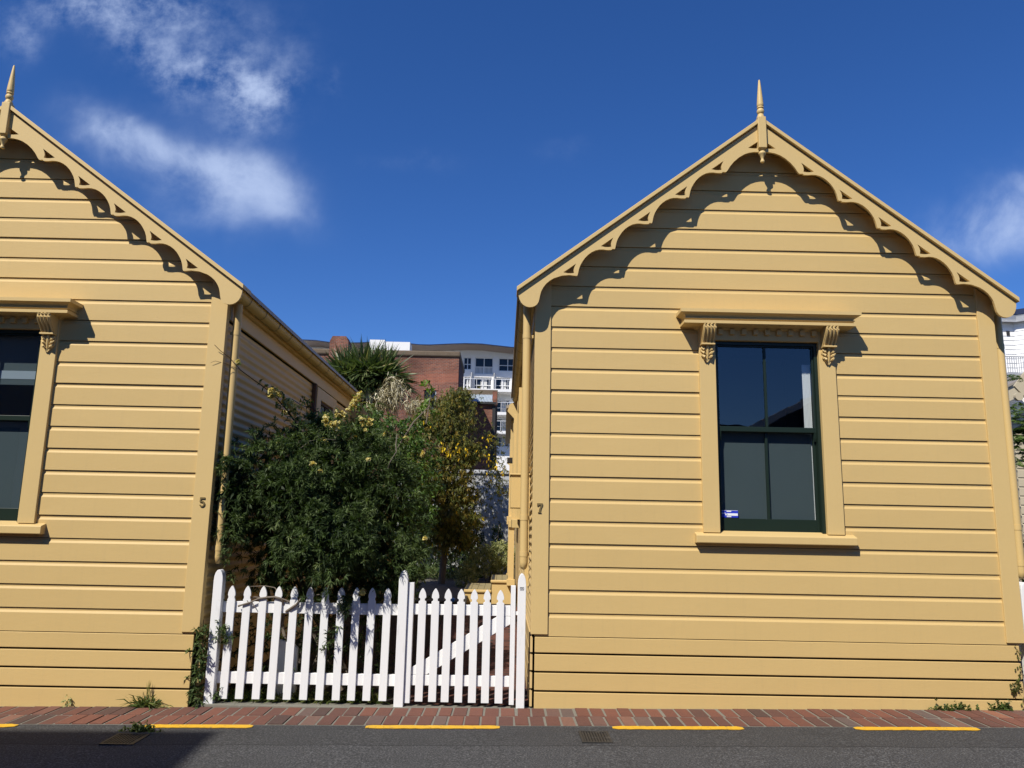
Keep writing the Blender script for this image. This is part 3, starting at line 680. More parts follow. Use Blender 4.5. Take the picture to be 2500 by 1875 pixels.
        mb.build('sticker_print', m_stkw, win)
    # house number
    nx, nz, h = num[1], num[2], .082
    if num[0] == '7':
        pts = [(-.29, 1), (.30, 1), (.30, .84), (.16, .52), (.10, .25), (.09, .07), (.16, .06), (.16, 0), (-.20, 0), (-.20, .06), (-.12, .07), (-.09, .30), (.0, .56), (.13, .80), (-.12, .80), (-.20, .72), (-.29, .72)]
    else:
        arc = [(math.cos(a), math.sin(a)) for a in np.linspace(math.radians(118), math.radians(-150), 12)]
        arc2 = [(math.cos(a), math.sin(a)) for a in np.linspace(math.radians(-140), math.radians(122), 12)]
        pts = [(-.24, 1), (.26, 1), (.26, .84), (-.10, .84), (-.12, .64)] + [(.0 + .30 * a, .31 + .31 * b) for a, b in arc] + [(-.27, .22), (-.13, .22)] + [(.0 + .14 * a, .30 + .19 * b) for a, b in arc2] + [(-.14, .50), (-.27, .50)]
    poly2d('house_number', [[(nx + a * h, nz + b * h) for a, b in pts]], Y0 - .027, .008, m_num, root)
    return root, xl, xr, YB
c7, xl7, xr7, YB = cottage(2.318, 1.0, 0, 1.727, 2.949, ('7', .313, 1.598), 'yellow weatherboard cottage numbered 7 with scalloped gable and whole front window', .25, 4.43, -.1,
                      [(.180, .004, 3.50, 1.125), (4.527, .0, 3.50, 1.125)])
c5, xl5, xr5, _ = cottage(-4.652, 1.031, -.035, -5.235, -4.010, ('5', -2.597, 1.592), 'yellow weatherboard cottage numbered 5, cut off by the left edge of the photo', -6.78, -2.528, -.25,
                      [(-2.470, .006, 3.47, 1.125)], True)
# details on the side of number 5
sx = xr5 - .02
mb = MB(); Ya, Yb, za, zb = 10.16, 11.34, 1.7, 3.25
mb.box(sx + .009, sx + .05, Ya, Ya + .22, za, zb); mb.box(sx + .009, sx + .05, Yb - .2, Yb, za, zb); mb.box(sx + .009, sx + .0495, Ya + .22, Yb - .2, zb - .15, zb)
w5 = mb.build('window', m_corr, c5, bevel=.003)
mb = MB(); mb.box(sx + .012, sx + .03, Ya + .22, Ya + .26, za, zb - .15); mb.box(sx + .012, sx + .03, Yb - .24, Yb - .2, za, zb - .15); mb.box(sx + .012, sx + .03, Ya + .26, Yb - .24, zb - .19, zb - .15); mb.box(sx + .012, sx + .028, 10.76, 10.79, za, zb - .19)
mb.build('window_frame', m_cane, w5)
mb = MB(); mb.box(sx + .01, sx + .016, Ya + .26, Yb - .24, za, zb - .19); mb.build('pane', m_glassd, w5)
mb = MB(); mb.box(sx + .009, sx + .055, 10.03, 10.10, 1.3, 3.27); mb.build('vent_pipe', m_cane, c5)
mb = MB(); mb.prism([(sx - .1, 3.48), (sx + .1, 3.48), (sx + .62, 2.75), (sx + .62, 2.60), (sx + .45, 2.60), (sx - .1, 3.33)], 12.75, 12.79); mb.build('rear_bargeboard', m_trim, c5)
mb = MB(); mb.prism([(sx - 3.6, 0), (sx + .45, 0), (sx + .45, 2.65), (sx - .1, 3.35), (sx - 3.6, 3.35)], 12.8, 15.2); mb.build('rear_wing', m_corr, c5)
mb = MB(); mb.prism([(xl5 + .1, 0), (xr5 - .1, 0), (xr5 - .1, 3.4), (-4.652, 5.1), (xl5 + .1, 3.4)], YB - .08, YB - .02); mb.build('rear_wall', m_corr, c5)
# details on the side of number 7
sx = xl7 + .02
mb = MB(); mb.prism([(xl7 + .1, 0), (xr7 - .1, 0), (xr7 - .1, 3.4), (2.318, 5.1), (xl7 + .1, 3.4)], YB - .08, YB - .02); mb.build('rear_wall', m_corr, c7)
def side_window(Ya, Yb, za, zb, out):
    mb = MB(); mb.box(sx - out, sx, Ya, Ya + .13, za, zb); mb.box(sx - out, sx, Yb - .13, Yb, za, zb); mb.box(sx - out + .004, sx, Ya + .13, Yb - .13, zb - .14, zb)
    w = mb.build('window', m_trim, c7, bevel=.003)
    mb = MB(); mb.box(sx - out - .05, sx, Ya - .06, Yb + .06, za - .09, za); mb.build('sill', m_trim, w, bevel=.004)
    mb = MB(); mb.box(sx - .03, sx - .012, Ya + .13, Yb - .13, za, zb - .14); mb.build('pane', m_glassd, w)
side_window(8.5, 9.6, 1.55, 3.0, .125)
side_window(10.6, 11.7, 1.55, 3.0, .15)
mb = MB(); mb.box(sx - .20, sx - .004, 7.92, 8.32, 1.66, 1.99); mb.box(sx - .21, sx - .004, 7.90, 8.34, 1.99, 2.006); mb.build('meter_box', m_pipe, c7, bevel=.006)
mb = MB(); mb.box(sx - .05, sx - .01, 7.9, 7.95, .9, 1.66); mb.build('conduit', m_pipe, c7)
mb = MB(); mb.box(sx - .23, sx - .06, 11.8, 11.95, 2.42, 2.50); mb.box(sx - .11, sx, 11.85, 11.9, 2.44, 2.48); mb.build('lantern', m_lamp, c7, bevel=.004)
mb = MB(); mb.prism([(sx, 0), (xr7 - .3, 0), (xr7 - .3, 3.2), (sx, 3.2)], 12.62, 18.5); mb.build('rear_wing', m_corr, c7)
mb = MB(); mb.prism([(sx + .3, 3.62), (sx - .26, 3.43), (sx - .26, 3.38), (sx + .3, 3.57)], 12.64, 18.6); mb.build('rear_roof', m_roof, c7)
mb = MB(); mb.prism([(sx + .1, 3.56), (sx - .20, 3.45), (sx - .24, 3.33), (sx - .12, 3.20), (sx + .1, 3.38)], 12.60, 12.635); mb.build('rear_bargeboard', m_trim, c7)
mb = MB()
for yy_, w in ((13.9, .10), (15.55, .08)): mb.box(sx - .17, sx - .17 + w, yy_, yy_ + w, .45, 3.38); mb.box(sx - .19, sx - .05, yy_ - .02, yy_ + w + .02, .45, .56)
mb.build('porch_post', m_trim, c7, bevel=.004)
mb = MB(); mb.box(sx - .18, sx - .01, 13.9, 15.6, 1.52, 1.62); mb.box(sx - .21, sx - .09, 13.82, 13.95, 1.50, 1.64); mb.build('porch_rail', m_trim, c7, bevel=.004)
# steps at the side door
def step(x0, x1, y0, y1, z, name_lab):
    t = thing('garden_step', name_lab, 'step', ((x0 + x1) / 2, y0, .13), 'yellow steps to the side door')
    mb = MB(); mb.box(x0 + .02, x1, y0 + .03, y1, .1, z - .04); mb.build('riser_box', m_trim, t)
    mb = MB(); mb.box(x0, x1 + .02, y0, y0 + .045, z - .045, z + .004); mb.build('nosing', m_trim, t, bevel=.012)
    mb = MB()
    n = 4
    for i in range(n):
        a = x0 + (x1 - x0) * i / n; b = x0 + (x1 - x0) * (i + 1) / n; mb.box(a + .003, b - .003, y0 + .046, y1, z - .04, z)
    mb.build('tread', m_tread, t)
    mb = MB(); mb.box(x0 + .01, x0 + .065, y0 + .08, y1 - .05, z + .0015, z + .004); mb.build('grip_strip', m_dark, t)
step(-.665, -.205, 14.0, 15.6, .36, 'lower of the two yellow wooden steps with dark grip strip')
step(-.20, .20, 14.0, 15.6, .53, 'upper of the two yellow wooden steps, nearest the house wall')

# ------------------------------------------------------------------ picket fence and gate
PK = [(0, 0), (.0075, -.007), (.016, -.019), (.025, -.037), (.0305, -.060), (.0312, -.079), (.027, -.083), (.0215, -.085), (.0195, -.091), (.0195, -.099), (.0225, -.106), (.031, -.109), (.0325, -.114)]
def picket_mesh(h, notch=1.0):
    R_ = [(x if not (6 <= i <= 10) else .0312 - (.0312 - x) * notch, z) for i, (x, z) in enumerate(PK)] + [(.0325, -h)]
    pts = R_ + [(-x, z) for x, z in reversed(R_[1:])]
    mb = MB(); mb.prism(pts, 0, .02); return mb
fence = thing('picket_fence', 'white picket fence panel under the dark shrub, between two posts', 'fence', (-1.6, 6.84, zg(-1.6)))
def post(name, x0, x1, y0, y1, z0, z1, parent, tip=.09):
    mb = MB(); cxp = (x0 + x1) / 2; hw = (x1 - x0) / 2
    prof = [(hw, z0), (hw, z1 - tip), (hw * .93, z1 - tip * .62), (hw * .72, z1 - tip * .3), (hw * .38, z1 - tip * .08), (0.0, z1)]
    mb.prism([(cxp + a, b) for a, b in prof] + [(cxp - a, b) for a, b in reversed(prof[:-1])], y0, y1)
    return mb.build(name, m_white, parent, bevel=.004)
post('fence_post', -2.457, -2.380, 6.82, 6.90, -.1, 1.068, fence)
post('fence_post', -.881, -.803, 6.82, 6.90, -.1, 1.088, fence)
mb = MB(); mb.box(-2.378, -.884, 6.872, 6.910, .712, .803); mb.build('rail', m_white, fence, bevel=.003)
mb = MB(); mb.box(-2.378, -.884, 6.872, 6.910, .137, .229); mb.build('rail', m_white, fence, bevel=.003)
pk0 = None
xs = [-2.304, -2.171, -2.037, -1.904, -1.771, -1.637, -1.504, -1.372, -1.241, -1.108, -.975]
for i, x in enumerate(xs):
    if pk0 is None:
        pk0 = picket_mesh(.917, .45).build('picket', m_white, None, bevel=.002); o = pk0; o.parent = fence
    else: o = pk0.copy(); COL.objects.link(o); o.parent = fence
    o.location = Vector((x + .0, 6.850, .934 + .0005 * i)) - OFF[fence]; o.rotation_euler = (0, random.uniform(-.006, .006) + .002, random.uniform(-.02, .02))
gate = thing('picket_gate', 'white picket gate with a diagonal brace, closed between two posts', 'gate', (-.34, 6.84, 0))
for a, b, zt in ((-.800, -.751, .988), (.078, .119, .978)):
    mb = MB(); mb.box(a, b, 6.845, 6.895, .010, zt); mb.build('stile', m_white, gate, bevel=.003)
for a, b in ((.722, .809), (.147, .232)):
    mb = MB(); mb.box(-.75, .077, 6.873, 6.905, a, b); mb.build('rail', m_white, gate, bevel=.003)
mb = MB(); mb.prism([(-.75, .234), (-.62, .234), (.077, .655), (.077, .720), (-.03, .720), (-.75, .290)], 6.874, 6.900); mb.build('brace', m_white, gate, bevel=.003)
for i, x in enumerate([-.676, -.566, -.457, -.346, -.234, -.1235, -.010]):
    if i == 0: gp = picket_mesh(.921).build('picket', m_white, None, bevel=.002); o = gp; o.parent = gate
    else: o = gp.copy(); COL.objects.link(o); o.parent = gate
    o.location = Vector((x, 6.850, .944 - .0006 * i)) - OFF[gate]; o.rotation_euler = (0, random.uniform(-.003, .003), random.uniform(-.015, .015))
mb = MB(); mb.box(.115, .145, 6.86, 6.875, .735, .765); mb.build('latch', m_white, gate)
gpost = thing('gate_post', 'white pointed gate post beside the corner of number 7, with a tiny black sticker', 'post', (.171, 6.86, 0), 'white gate posts')
post('post', .137, .207, 6.82, 6.90, -.1, 1.082, gpost)
mb = MB()
for dx in (-.0085, .0085):
    pts = [(.171 + dx + .008 * math.cos(a), 6.8175, .958 + .007 * math.sin(a)) for a in np.linspace(0, 2 * math.pi, 15)]
    mb.tube(pts, .0012, 5)
mb.box(.153, .189, 6.8175, 6.8185, .967, .9685); mb.box(.154, .188, 6.8175, 6.8185, .943, .9442)
mb.build('owl_eye_sticker', m_dark, gpost)
gp2 = thing('gate_post', 'white rounded post cut off at the right edge of the photo', 'post', (4.51, 6.86, .05), 'white gate posts')
post('post', 4.468, 4.548, 6.83, 6.91, -.05, 1.09, gp2)
mb = MB(); mb.box(4.55, 6.2, 6.88, 6.91, .72, .81); mb.build('rail', m_white, gp2)
# white board and grey vine behind / on the fence
mb = MB(); mb.prism([(-1.93, -.02), (-1.765, -.02), (-1.765, .40), (-1.80, .43), (-1.93, .47)], 7.06, 7.10)
tag(mb.build('white_board', m_white, None, bevel=.003), 'white board standing upright in the soil behind the picket fence', 'board')
mb = MB()
N_ = lambda u, v, Y: at(480 + u / 4.879, 1400 + v / 4.879, Y)
mb.tube([N_(1010, 640, 6.99), N_(1035, 520, 6.97), N_(1045, 470, 6.90), N_(1110, 425, 6.84), N_(1190, 370, 6.835), N_(1240, 300, 6.84), N_(1330, 270, 6.9), N_(1480, 250, 6.92)], [.013, .013, .012, .011, .010, .008, .006, .004], 7)
mb.tube([N_(1045, 460, 6.90), N_(1040, 380, 6.88), N_(1000, 300, 6.838), N_(930, 280, 6.835), N_(840, 285, 6.84), N_(740, 300, 6.84), N_(640, 345, 6.84), N_(540, 375, 6.838), N_(495, 390, 6.84)], [.010, .010, .010, .009, .008, .008, .007, .007, .009], 7)
mb.tube([N_(760, 290, 6.84), N_(690, 280, 6.87), N_(640, 300, 6.88)], [.005, .005, .003], 6)
mb.tube([N_(660, 345, 6.842), N_(690, 395, 6.842), N_(715, 430, 6.842)], [.005, .004, .002], 6)
mb.tube([N_(620, 350, 6.842), N_(600, 320, 6.842)], [.005, .003], 6)
mb.tube([N_(1060, 330, 6.88), N_(930, 170, 6.95), N_(820, 150, 6.96), N_(640, 155, 6.97)], [.006, .005, .005, .003], 6)
mb.tube([N_(1000, 300, 6.85), N_(1090, 330, 6.86), N_(1200, 400, 6.86), N_(1240, 380, 6.85)], [.009, .008, .005, .003], 6)
tag(mb.build('bare_vine', m_wood, None, smooth=60), 'bare grey vine stem twisting over the top rail of the picket fence', 'vine')
# ------------------------------------------------------------------ plants between the houses
shrub = thing('shrub', 'large dark green shrub of narrow leaves leaning over the picket fence', 'shrub', (-1.6, 7.6, 0))
ELL = [((-1.74, 7.62, 1.76), (.80, .60, .74)), ((-2.14, 7.30, 1.66), (.42, .42, .68)), ((-1.22, 7.50, 1.52), (.48, .50, .66)), ((-1.68, 7.90, 2.14), (.62, .5, .40)),
       ((-1.22, 7.22, 1.08), (.46, .32, .42)), ((-2.37, 6.93, 1.68), (.17, .15, .46)), ((-1.6, 7.3, 1.5), (.5, .35, .5)), ((-1.50, 6.82, 1.34), (.42, .42, .31)), ((-1.30, 6.84, 1.27), (.22, .36, .22)), ((-1.85, 6.95, 1.72), (.34, .32, .34)), ((-1.9, 7.35, 1.15), (.35, .3, .4))]
lv = Leaves()
P_, N_r = crown_points(ELL, 2400, .78, 1.0); rosettes(lv, P_, N_r, 20, .064, .0078, .8, .1, .6, .24)
C_, N_c = crown_points(ELL, 105, .95, 1.06)
for c_, n_ in zip(C_, N_c):
    m_ = 15; up_ = max(n_[2], 0); P_ = c_ + rng.normal(size=(m_, 3)) * rng.uniform(.035, .075) + n_ * .03; rosettes(lv, P_, np.tile(n_, (m_, 1)), 21, .062, .0085, .75, .25, .75 + .25 * up_, .24)  # clumps facing up get a lighter tint: lit tops put into leaf colour
P_, N_r = crown_points(ELL, 260, 1.02, 1.16); rosettes(lv, P_, N_r, 16, .060, .009, .75, .3, 1., .25)
P_, N_r = crown_points(ELL, 1500, .30, .76); rosettes(lv, P_, N_r, 10, .095, .026, 1.1, .0, .3, .2)  # inner leaves tinted dark: shade of the crown's core put into colour
for (u, v, Y, n) in ((545, 1330, 6.93, 5), (550, 1360, 6.92, 5), (560, 1395, 6.95, 5), (505, 1180, 6.86, 3), (516, 1235, 6.88, 4), (528, 1290, 6.9, 5), (545, 1450, 6.9, 4), (840, 1460, 6.86, 7), (850, 1490, 6.83, 7), (835, 1475, 6.85, 6), (1000, 1405, 6.88, 5), (1010, 1380, 6.95, 6), (985, 1425, 6.9, 4), (640, 1385, 7.0, 4),
                     (545, 1520, 6.80, 5), (535, 1545, 6.80, 5), (550, 1560, 6.81, 4), (810, 1545, 6.82, 4), (800, 1570, 6.82, 3), (870, 1560, 6.95, 5), (690, 1420, 7, 4), (930, 1440, 6.9, 5)):
    c = np.array(at(u, v, Y)); P_ = c + rng.normal(size=(n, 3)) * np.array([.022, .02, .03]); rosettes(lv, P_, np.tile([[0, -.6, .3]], (n, 1)), 14, .06, .010, .9, .3, .95, .3)
n = 70; P_ = np.stack([rng.uniform(-1.95, -.80, n), rng.uniform(6.66, 6.80, n), 1.0 + rng.beta(1.2, 2.2, n) * .5], 1); P_[:, 1] = 6.82 - (P_[:, 2] - .9) * .30 * rng.uniform(0, 1, n)
rosettes(lv, P_[(P_[:, 0] > -1.35) | (rng.uniform(size=n) < .35)], np.tile([[0, -.5, .2]], (len(P_[(P_[:, 0] > -5)]), 1))[:0] if False else np.tile([[0, -.5, .2]], (1, 1)), 15, .06, .0085, .8, .2, .85, .25) if False else None
keep = P_[(P_[:, 0] > -1.35) | (np.arange(n) % 3 == 0)]; rosettes(lv, keep, np.tile([[0, -.5, .2]], (len(keep), 1)), 15, .06, .0085, .8, .2, .85, .25)
for n, c, r in ((120, (-1.7, 7.2, .45), (.6, .15, .35)), (170, (-2.05, 7.25, .45), (.35, .12, .45)), (90, (-1.15, 7.15, .5), (.25, .12, .35))):
    P_ = np.array(c) + rng.normal(size=(n, 3)) * np.array(r) * .6; P_[:, 2] = np.abs(P_[:, 2]); P_[:, 1] = np.maximum(P_[:, 1], 6.98); rosettes(lv, P_, rand_dirs(n) * .3 + np.array([0, -.5, .5]), 9, .06, .011, 1., .0, .5)
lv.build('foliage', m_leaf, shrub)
mb = MB()
for i in range(9):
    a = Vector((-1.65 + random.uniform(-.35, .35), 7.45 + random.uniform(-.15, .2), 0)); b = Vector((-1.65 + random.uniform(-.7, .7), 7.55 + random.uniform(-.3, .3), random.uniform(1.2, 1.9))); m = (a + b) / 2 + Vector((random.uniform(-.15, .15), random.uniform(-.1, .1), 0))
    mb.tube([a, m, b], [.022, .015, .006], 7)
mb.build('branches', m_wood, shrub, smooth=60)
# pale bare twigs showing on the shrub
mb = MB()
U = lambda u, v, Y: at(700 + u / 3.568, 780 + v / 3.568, Y)
mb.tube([U(960, 1000, 7.35), U(950, 1090, 7.2), U(955, 1150, 7.12), U(900, 1240, 7.06), U(880, 1300, 7.06)], [.003, .004, .004, .003, .002], 5)
mb.tube([U(110, 1130, 7.2), U(200, 1060, 7.25), U(300, 1035, 7.3), U(420, 1050, 7.35)], [.003, .003, .003, .002], 5)
mb.tube([U(240, 1140, 7.2), U(330, 1050, 7.3)], [.002, .002], 5)
mb.build('bare_twig', m_wood, shrub)
# climbing rose
rose = thing('climbing_rose', 'climbing rose with long bare canes and clusters of pale yellow blossom', 'rose', (-1.6, 8.2, .1))
Z5 = lambda u, v, Y: at(520 + u / 5.53, 840 + v / 5.53, Y)
mb = MB()
mb.tube([Z5(20, 10, 6.74), Z5(100, 90, 6.76), Z5(220, 180, 6.79), Z5(370, 350, 6.88), Z5(560, 490, 7.05), Z5(700, 590, 7.15), Z5(850, 720, 7.25), Z5(1000, 890, 7.35), Z5(1130, 1080, 7.45), Z5(1200, 1300, 7.5), Vector((-1.5, 7.55, .1))], [.0025, .003, .0035, .004, .0045, .005, .0055, .007, .008, .009, .012], 6)
mb.tube([Z5(-30, 250, 6.765), Z5(30, 228, 6.765), Z5(140, 255, 6.79), Z5(280, 310, 6.84), Z5(345, 340, 6.87)], [.0015, .002, .002, .002, .002], 5)
mb.tube([Z5(1060, 740, 7.7), Z5(1200, 830, 7.75), Z5(1330, 860, 7.8), Z5(1430, 930, 7.85), Z5(1500, 1050, 7.9), Z5(1530, 1230, 7.9), Vector((-1.45, 7.7, .1))], [.003, .004, .004, .005, .006, .007, .01], 6)
mb.tube([Z5(1350, 780, 7.9), Z5(1370, 900, 7.9), Z5(1350, 1080, 7.9)], [.006, .007, .008], 6)
mb.tube([Z5(1900, 760, 8.5), Z5(1930, 900, 8.5), Z5(1990, 1040, 8.4), Z5(2010, 1300, 8.3), Vector((-1.2, 8.2, .1))], [.003, .005, .006, .007, .01], 6)
mb.build('cane', m_cane, rose, smooth=60)
FL = Leaves(); LF = Leaves()
def cluster(c, n, r, leaves=2):
    c = np.array(c); n = int(n * 1.5)
    for i in range(n):
        q = c + rng.normal(size=3) * r * .55; m = 16; d = rand_dirs(m); d[:, 1] -= .4
        FL.add(q + d * .004, d, rng.uniform(.013, .020, m), .018, np.full(m, rng.uniform(.2, .95)), 0)
    if leaves:
        P_ = c + rng.normal(size=(leaves, 3)) * r; rosettes(LF, P_, np.tile([[0, -.3, .2]], (leaves, 1)), 6, .042, .016, 1., .2, .9)
for u, v, Y, n, r in ((335, 240, 6.82, 7, .012), (790, 620, 7.15, 8, .03), (850, 660, 7.2, 12, .035), (890, 680, 7.2, 6, .02), (790, 700, 7.2, 5, .015), (960, 790, 7.3, 10, .03), (1040, 810, 7.3, 14, .03), (1090, 860, 7.35, 4, .02), (1100, 920, 7.4, 4, .03), (980, 930, 7.35, 2, .015),
                      (1150, 1020, 7.45, 3, .03), (1260, 1050, 7.5, 4, .03), (1520, 990, 7.4, 7, .02), (1540, 1050, 7.4, 8, .03), (1590, 1090, 7.4, 12, .035), (1640, 1110, 7.4, 12, .035), (1660, 1150, 7.4, 6, .02), (1700, 960, 7.6, 8, .03), (1750, 950, 7.6, 7, .03),
                      (1990, 690, 8.4, 12, .03), (1910, 770, 8.4, 12, .03), (1920, 810, 8.4, 12, .03), (1890, 840, 8.4, 12, .03), (1850, 890, 8.4, 4, .02), (2030, 1040, 7.45, 8, .03), (2100, 1045, 7.45, 9, .03), (2060, 1160, 7.45, 2, .01), (900, 1330, 7.2, 6, .012), (880, 1175, 7.25, 2, .01), (1490, 1310, 7.35, 10, .022), (1340, 1630, 7.1, 8, .016), (2090, 1550, 7.3, 3, .012), (1930, 1250, 7.6, 2, .01), (1170, 840, 7.6, 3, .02)):
    cluster(Z5(u, v, Y), n, r)
for u, v, Y, n, r in ((1180, 1170, 7.25, 5, .012), (710, 1215, 7.0, 3, .008), (225, 1265, 6.98, 8, .016), (290, 1330, 6.98, 6, .018), (1030, 1025, 7.4, 2, .01), (855, 995, 7.6, 3, .012), (690, 960, 7.7, 2, .01)): cluster(U(u, v, Y), n, r, 1)
V7 = lambda u, v, Y: at(500 + u / 3.95, 1100 + v / 3.95, Y)
cluster(V7(1525, 1375, 6.835), 9, .018, 1); cluster(V7(2125, 845, 7.2), 3, .008, 0)
for u, v in ((740, 560), (770, 590), (640, 480), (150, 170), (140, 200), (900, 830), (940, 870), (860, 820), (1220, 740), (1250, 750), (1200, 760), (1300, 790), (1330, 940), (1360, 960), (1390, 900), (1340, 990), (1280, 830), (1960, 830), (2010, 800), (1990, 860), (2050, 860), (1960, 980)):
    c = np.array(Z5(u, v, 7.0 + max(0, u - 150) * .0007)); rosettes(LF, c + rng.normal(size=(3, 3)) * .02, np.tile([[0, -.4, .2]], (3, 1)), 5, .04, .015, 1., .3, .95)
FL.build('blossom', m_rose, rose); LF.build('foliage', m_lime, rose)
orange = Leaves(); c = np.array(V7(1600, 865, 6.98)); d = rand_dirs(80); orange.add(c + rng.normal(size=(80, 3)) * .014, d, .018, .016, .1, 0); orange.build('orange_blossom', m_kow, rose)
# olive / golden tree
kow = thing('golden_tree', 'olive tree with golden blossom hanging between the shrub and the white garden wall', 'tree', (-1.3, 17.0, .1))
lv = Leaves()
KS = 1.38
kp = lambda p: (p[0] * KS, p[1] * KS, (p[2] - EYE) * KS + EYE)
EK = [(kp(c), tuple(q * KS for q in r)) for c, r in [((-1.08, 12.2, 2.5), (.52, .4, .75)), ((-.90, 12.4, 3.22), (.25, .3, .42)), ((-.76, 12.3, 2.2), (.30, .35, .65)), ((-1.0, 12.2, 1.75), (.56, .4, .70)), ((-1.35, 11.9, 2.0), (.42, .35, .75)), ((-.75, 12.4, 1.55), (.33, .35, .55))]] + [((-1.25, 18.6, 3.9), (.55, .35, .85)), ((-1.75, 17.6, 3.9), (.45, .35, .55))]
for i in range(26):
    q_, n_ = crown_points(EK[:6], 1, .9, 1.08); r_ = rng.uniform(.12, .26); EK.append((tuple(q_[0]), (r_ * 1.2, r_, r_)))
P_, N_r = crown_points(EK, 6200, .55, 1.1); rosettes(lv, P_, N_r, 11, .075, .017, 1., .05, .95, .55, -.3)
P_, N_r = crown_points(EK, 900, .2, .7); rosettes(lv, P_, N_r, 8, .10, .035, 1., .0, .4, .55, -.3)
for px, py, n, r in ((1180, 1060, 45, .36), (1205, 1090, 90, .28), (1215, 1150, 110, .3), (1185, 1180, 100, .32), (1225, 1200, 60, .2), (1150, 985, 60, .30), (1165, 1240, 60, .3), (1205, 1250, 30, .3)):
    c = np.array(at(px, py, 18.0)); P_ = c + rng.normal(size=(n, 3)) * r * .6; rosettes(lv, P_, rand_dirs(n), 8, .07, .018, 1., .1, .8, .4)
lv.build('foliage', m_olive, kow)
fl = Leaves(); P_, N_r = crown_points(EK, 220, .9, 1.08); P_ = P_[P_[:, 2] < 3.7]; d = rand_dirs(len(P_)); d[:, 2] -= .8; fl.add(P_, d, .065, .028, rng.uniform(0, 1, len(P_)), .3)
for px, py, n in ((1100, 1105, 18), (1130, 1100, 10), (1195, 1068, 14), (1190, 1110, 9), (1205, 1125, 9), (1225, 1140, 14), (1195, 1160, 10), (1080, 1090, 12)):
    yq = 16.2 if px < 1170 else 17.6; c = np.array(at(px, py, yq)); d = rand_dirs(n); d[:, 2] -= .8; fl.add(c + rng.normal(size=(n, 3)) * .0047 * yq, d, .0042 * yq, .002 * yq, rng.uniform(0, 1, n), .3)
fl.build('blossom', m_kow, kow)
mb = MB(); mb.tube([kp((-.95, 12.4, .45)), kp((-.9, 12.4, 1.2)), kp((-1.0, 12.3, 2.2)), kp((-.8, 12.3, 3.2))], [.08, .07, .045, .012], 8); mb.tube([kp((-.9, 12.4, 1.3)), (-.8, 17.5, 2.6), (-.5, 17.8, 3.1), (-.3, 18, 3.3)], [.04, .03, .018, .008], 7); mb.tube([kp((-.95, 12.4, 1.6)), kp((-1.3, 12.1, 2.4)), kp((-1.4, 12, 3.0))], [.03, .02, .006], 7)
mb.build('trunk', m_wood, kow, smooth=60)
# leafy creeper behind the shrub
cr = thing('leafy_bush', 'brighter green leafy bush below the spiky palm crown', 'bush', (-1.75, 10.4, .1)); lv = Leaves()
P_, N_r = crown_points([((-1.55, 10.2, 2.35), (.60, .45, .55)), ((-1.2, 10.3, 2.1), (.42, .4, .75)), ((-1.6, 10.6, 2.6), (.45, .4, .42)), ((-1.2, 9.6, 1.5), (.35, .4, .9))], 1000, .6, 1.08); rosettes(lv, P_, N_r, 9, .075, .020, 1., .0, .85, .35)
for px, py in ((1040, 935), (1050, 960), (1040, 985), (1055, 1005), (1030, 1005)):
    c = np.array(at(px, py, 10.2)); rosettes(lv, c + rng.normal(size=(3, 3)) * .03, np.tile([[0, -.3, .4]], (3, 1)), 6, .10, .035, 1., .75, 1, .3)
lv.build('foliage', m_lime, cr)
mb = MB(); mb.tube([(-1.75, 10.5, 0), (-1.7, 10.4, 1.2), (-1.6, 10.3, 2.4)], [.04, .03, .01], 7)
mb.tube([at(1040, 1035, 10.1), at(1052, 960, 10.15), at(1045, 935, 10.2)], [.008, .006, .003], 6); mb.tube([at(960, 1110, 10), at(1010, 1030, 10), at(1050, 990, 10)], [.012, .01, .005], 6); mb.build('trunk', m_wood, cr)
# cabbage tree
ct = thing('spiky_palm_tree', 'spiky palm-like tree with upright sword leaves and cream flower plumes', 'palm', (-2.5, 14.2, .1))
lv = Leaves(); dd = Leaves(); pn = Leaves()
for (px, py, n, L) in ((850, 938, 560, .70), (932, 934, 560, .70), (892, 925, 520, .74)):
    c = np.array(at(px, py, 14.0)); d = rand_dirs(n); d[:, 2] = np.abs(d[:, 2]) * 1.0 - .12; d = unit(d)
    lv.add(c + d * .10, d, L * rng.uniform(.65, 1.08, n), .044, np.clip(rng.normal(.45, .25, n), 0, 1), .02 + .25 * (1 - np.clip(d[:, 2], 0, 1)))
    m = 90; d = rand_dirs(m); d[:, 2] = -np.abs(d[:, 2]) * .9 - .15; dd.add(c + d * .1, d, .55 * rng.uniform(.6, 1.1, m), .05, rng.uniform(.3, 1, m), .45)
    m = 60; d = rand_dirs(m); d[:, 2] = -np.abs(d[:, 2]) * .7; lv.add(c + d * .1, d, .6 * rng.uniform(.6, 1.1, m), .05, rng.uniform(.1, .8, m), .4)
for px, py, rx, rz, n in ((820, 966, .24, .13, 620), (955, 965, .22, .17, 900), (965, 938, .14, .14, 260), (1010, 988, .18, .11, 300), (900, 1000, .3, .10, 120)):
    c = np.array(at(px, py, 13.4)); P_ = c + rng.normal(size=(n, 3)) * np.array([rx, .2, rz]) * .55; d = rand_dirs(n); d[:, 2] -= .35; pn.add(P_, d, rng.uniform(.06, .15, n), .014, rng.uniform(0, 1, n), .4)
c = np.array(at(905, 1060, 13.2)); n = 90; d = rand_dirs(n); d[:, 2] = d[:, 2] * .6 - .2; lv.add(np.tile(at(895, 1010, 13.3), (n, 1)) + rng.normal(size=(n, 3)) * .1, d, .6, .045, rng.uniform(.2, 1, n), .4)
lv.build('crown', m_strap, ct); dd.build('dead_leaves', m_dead, ct); pn.build('flower_plume', m_dead, ct)
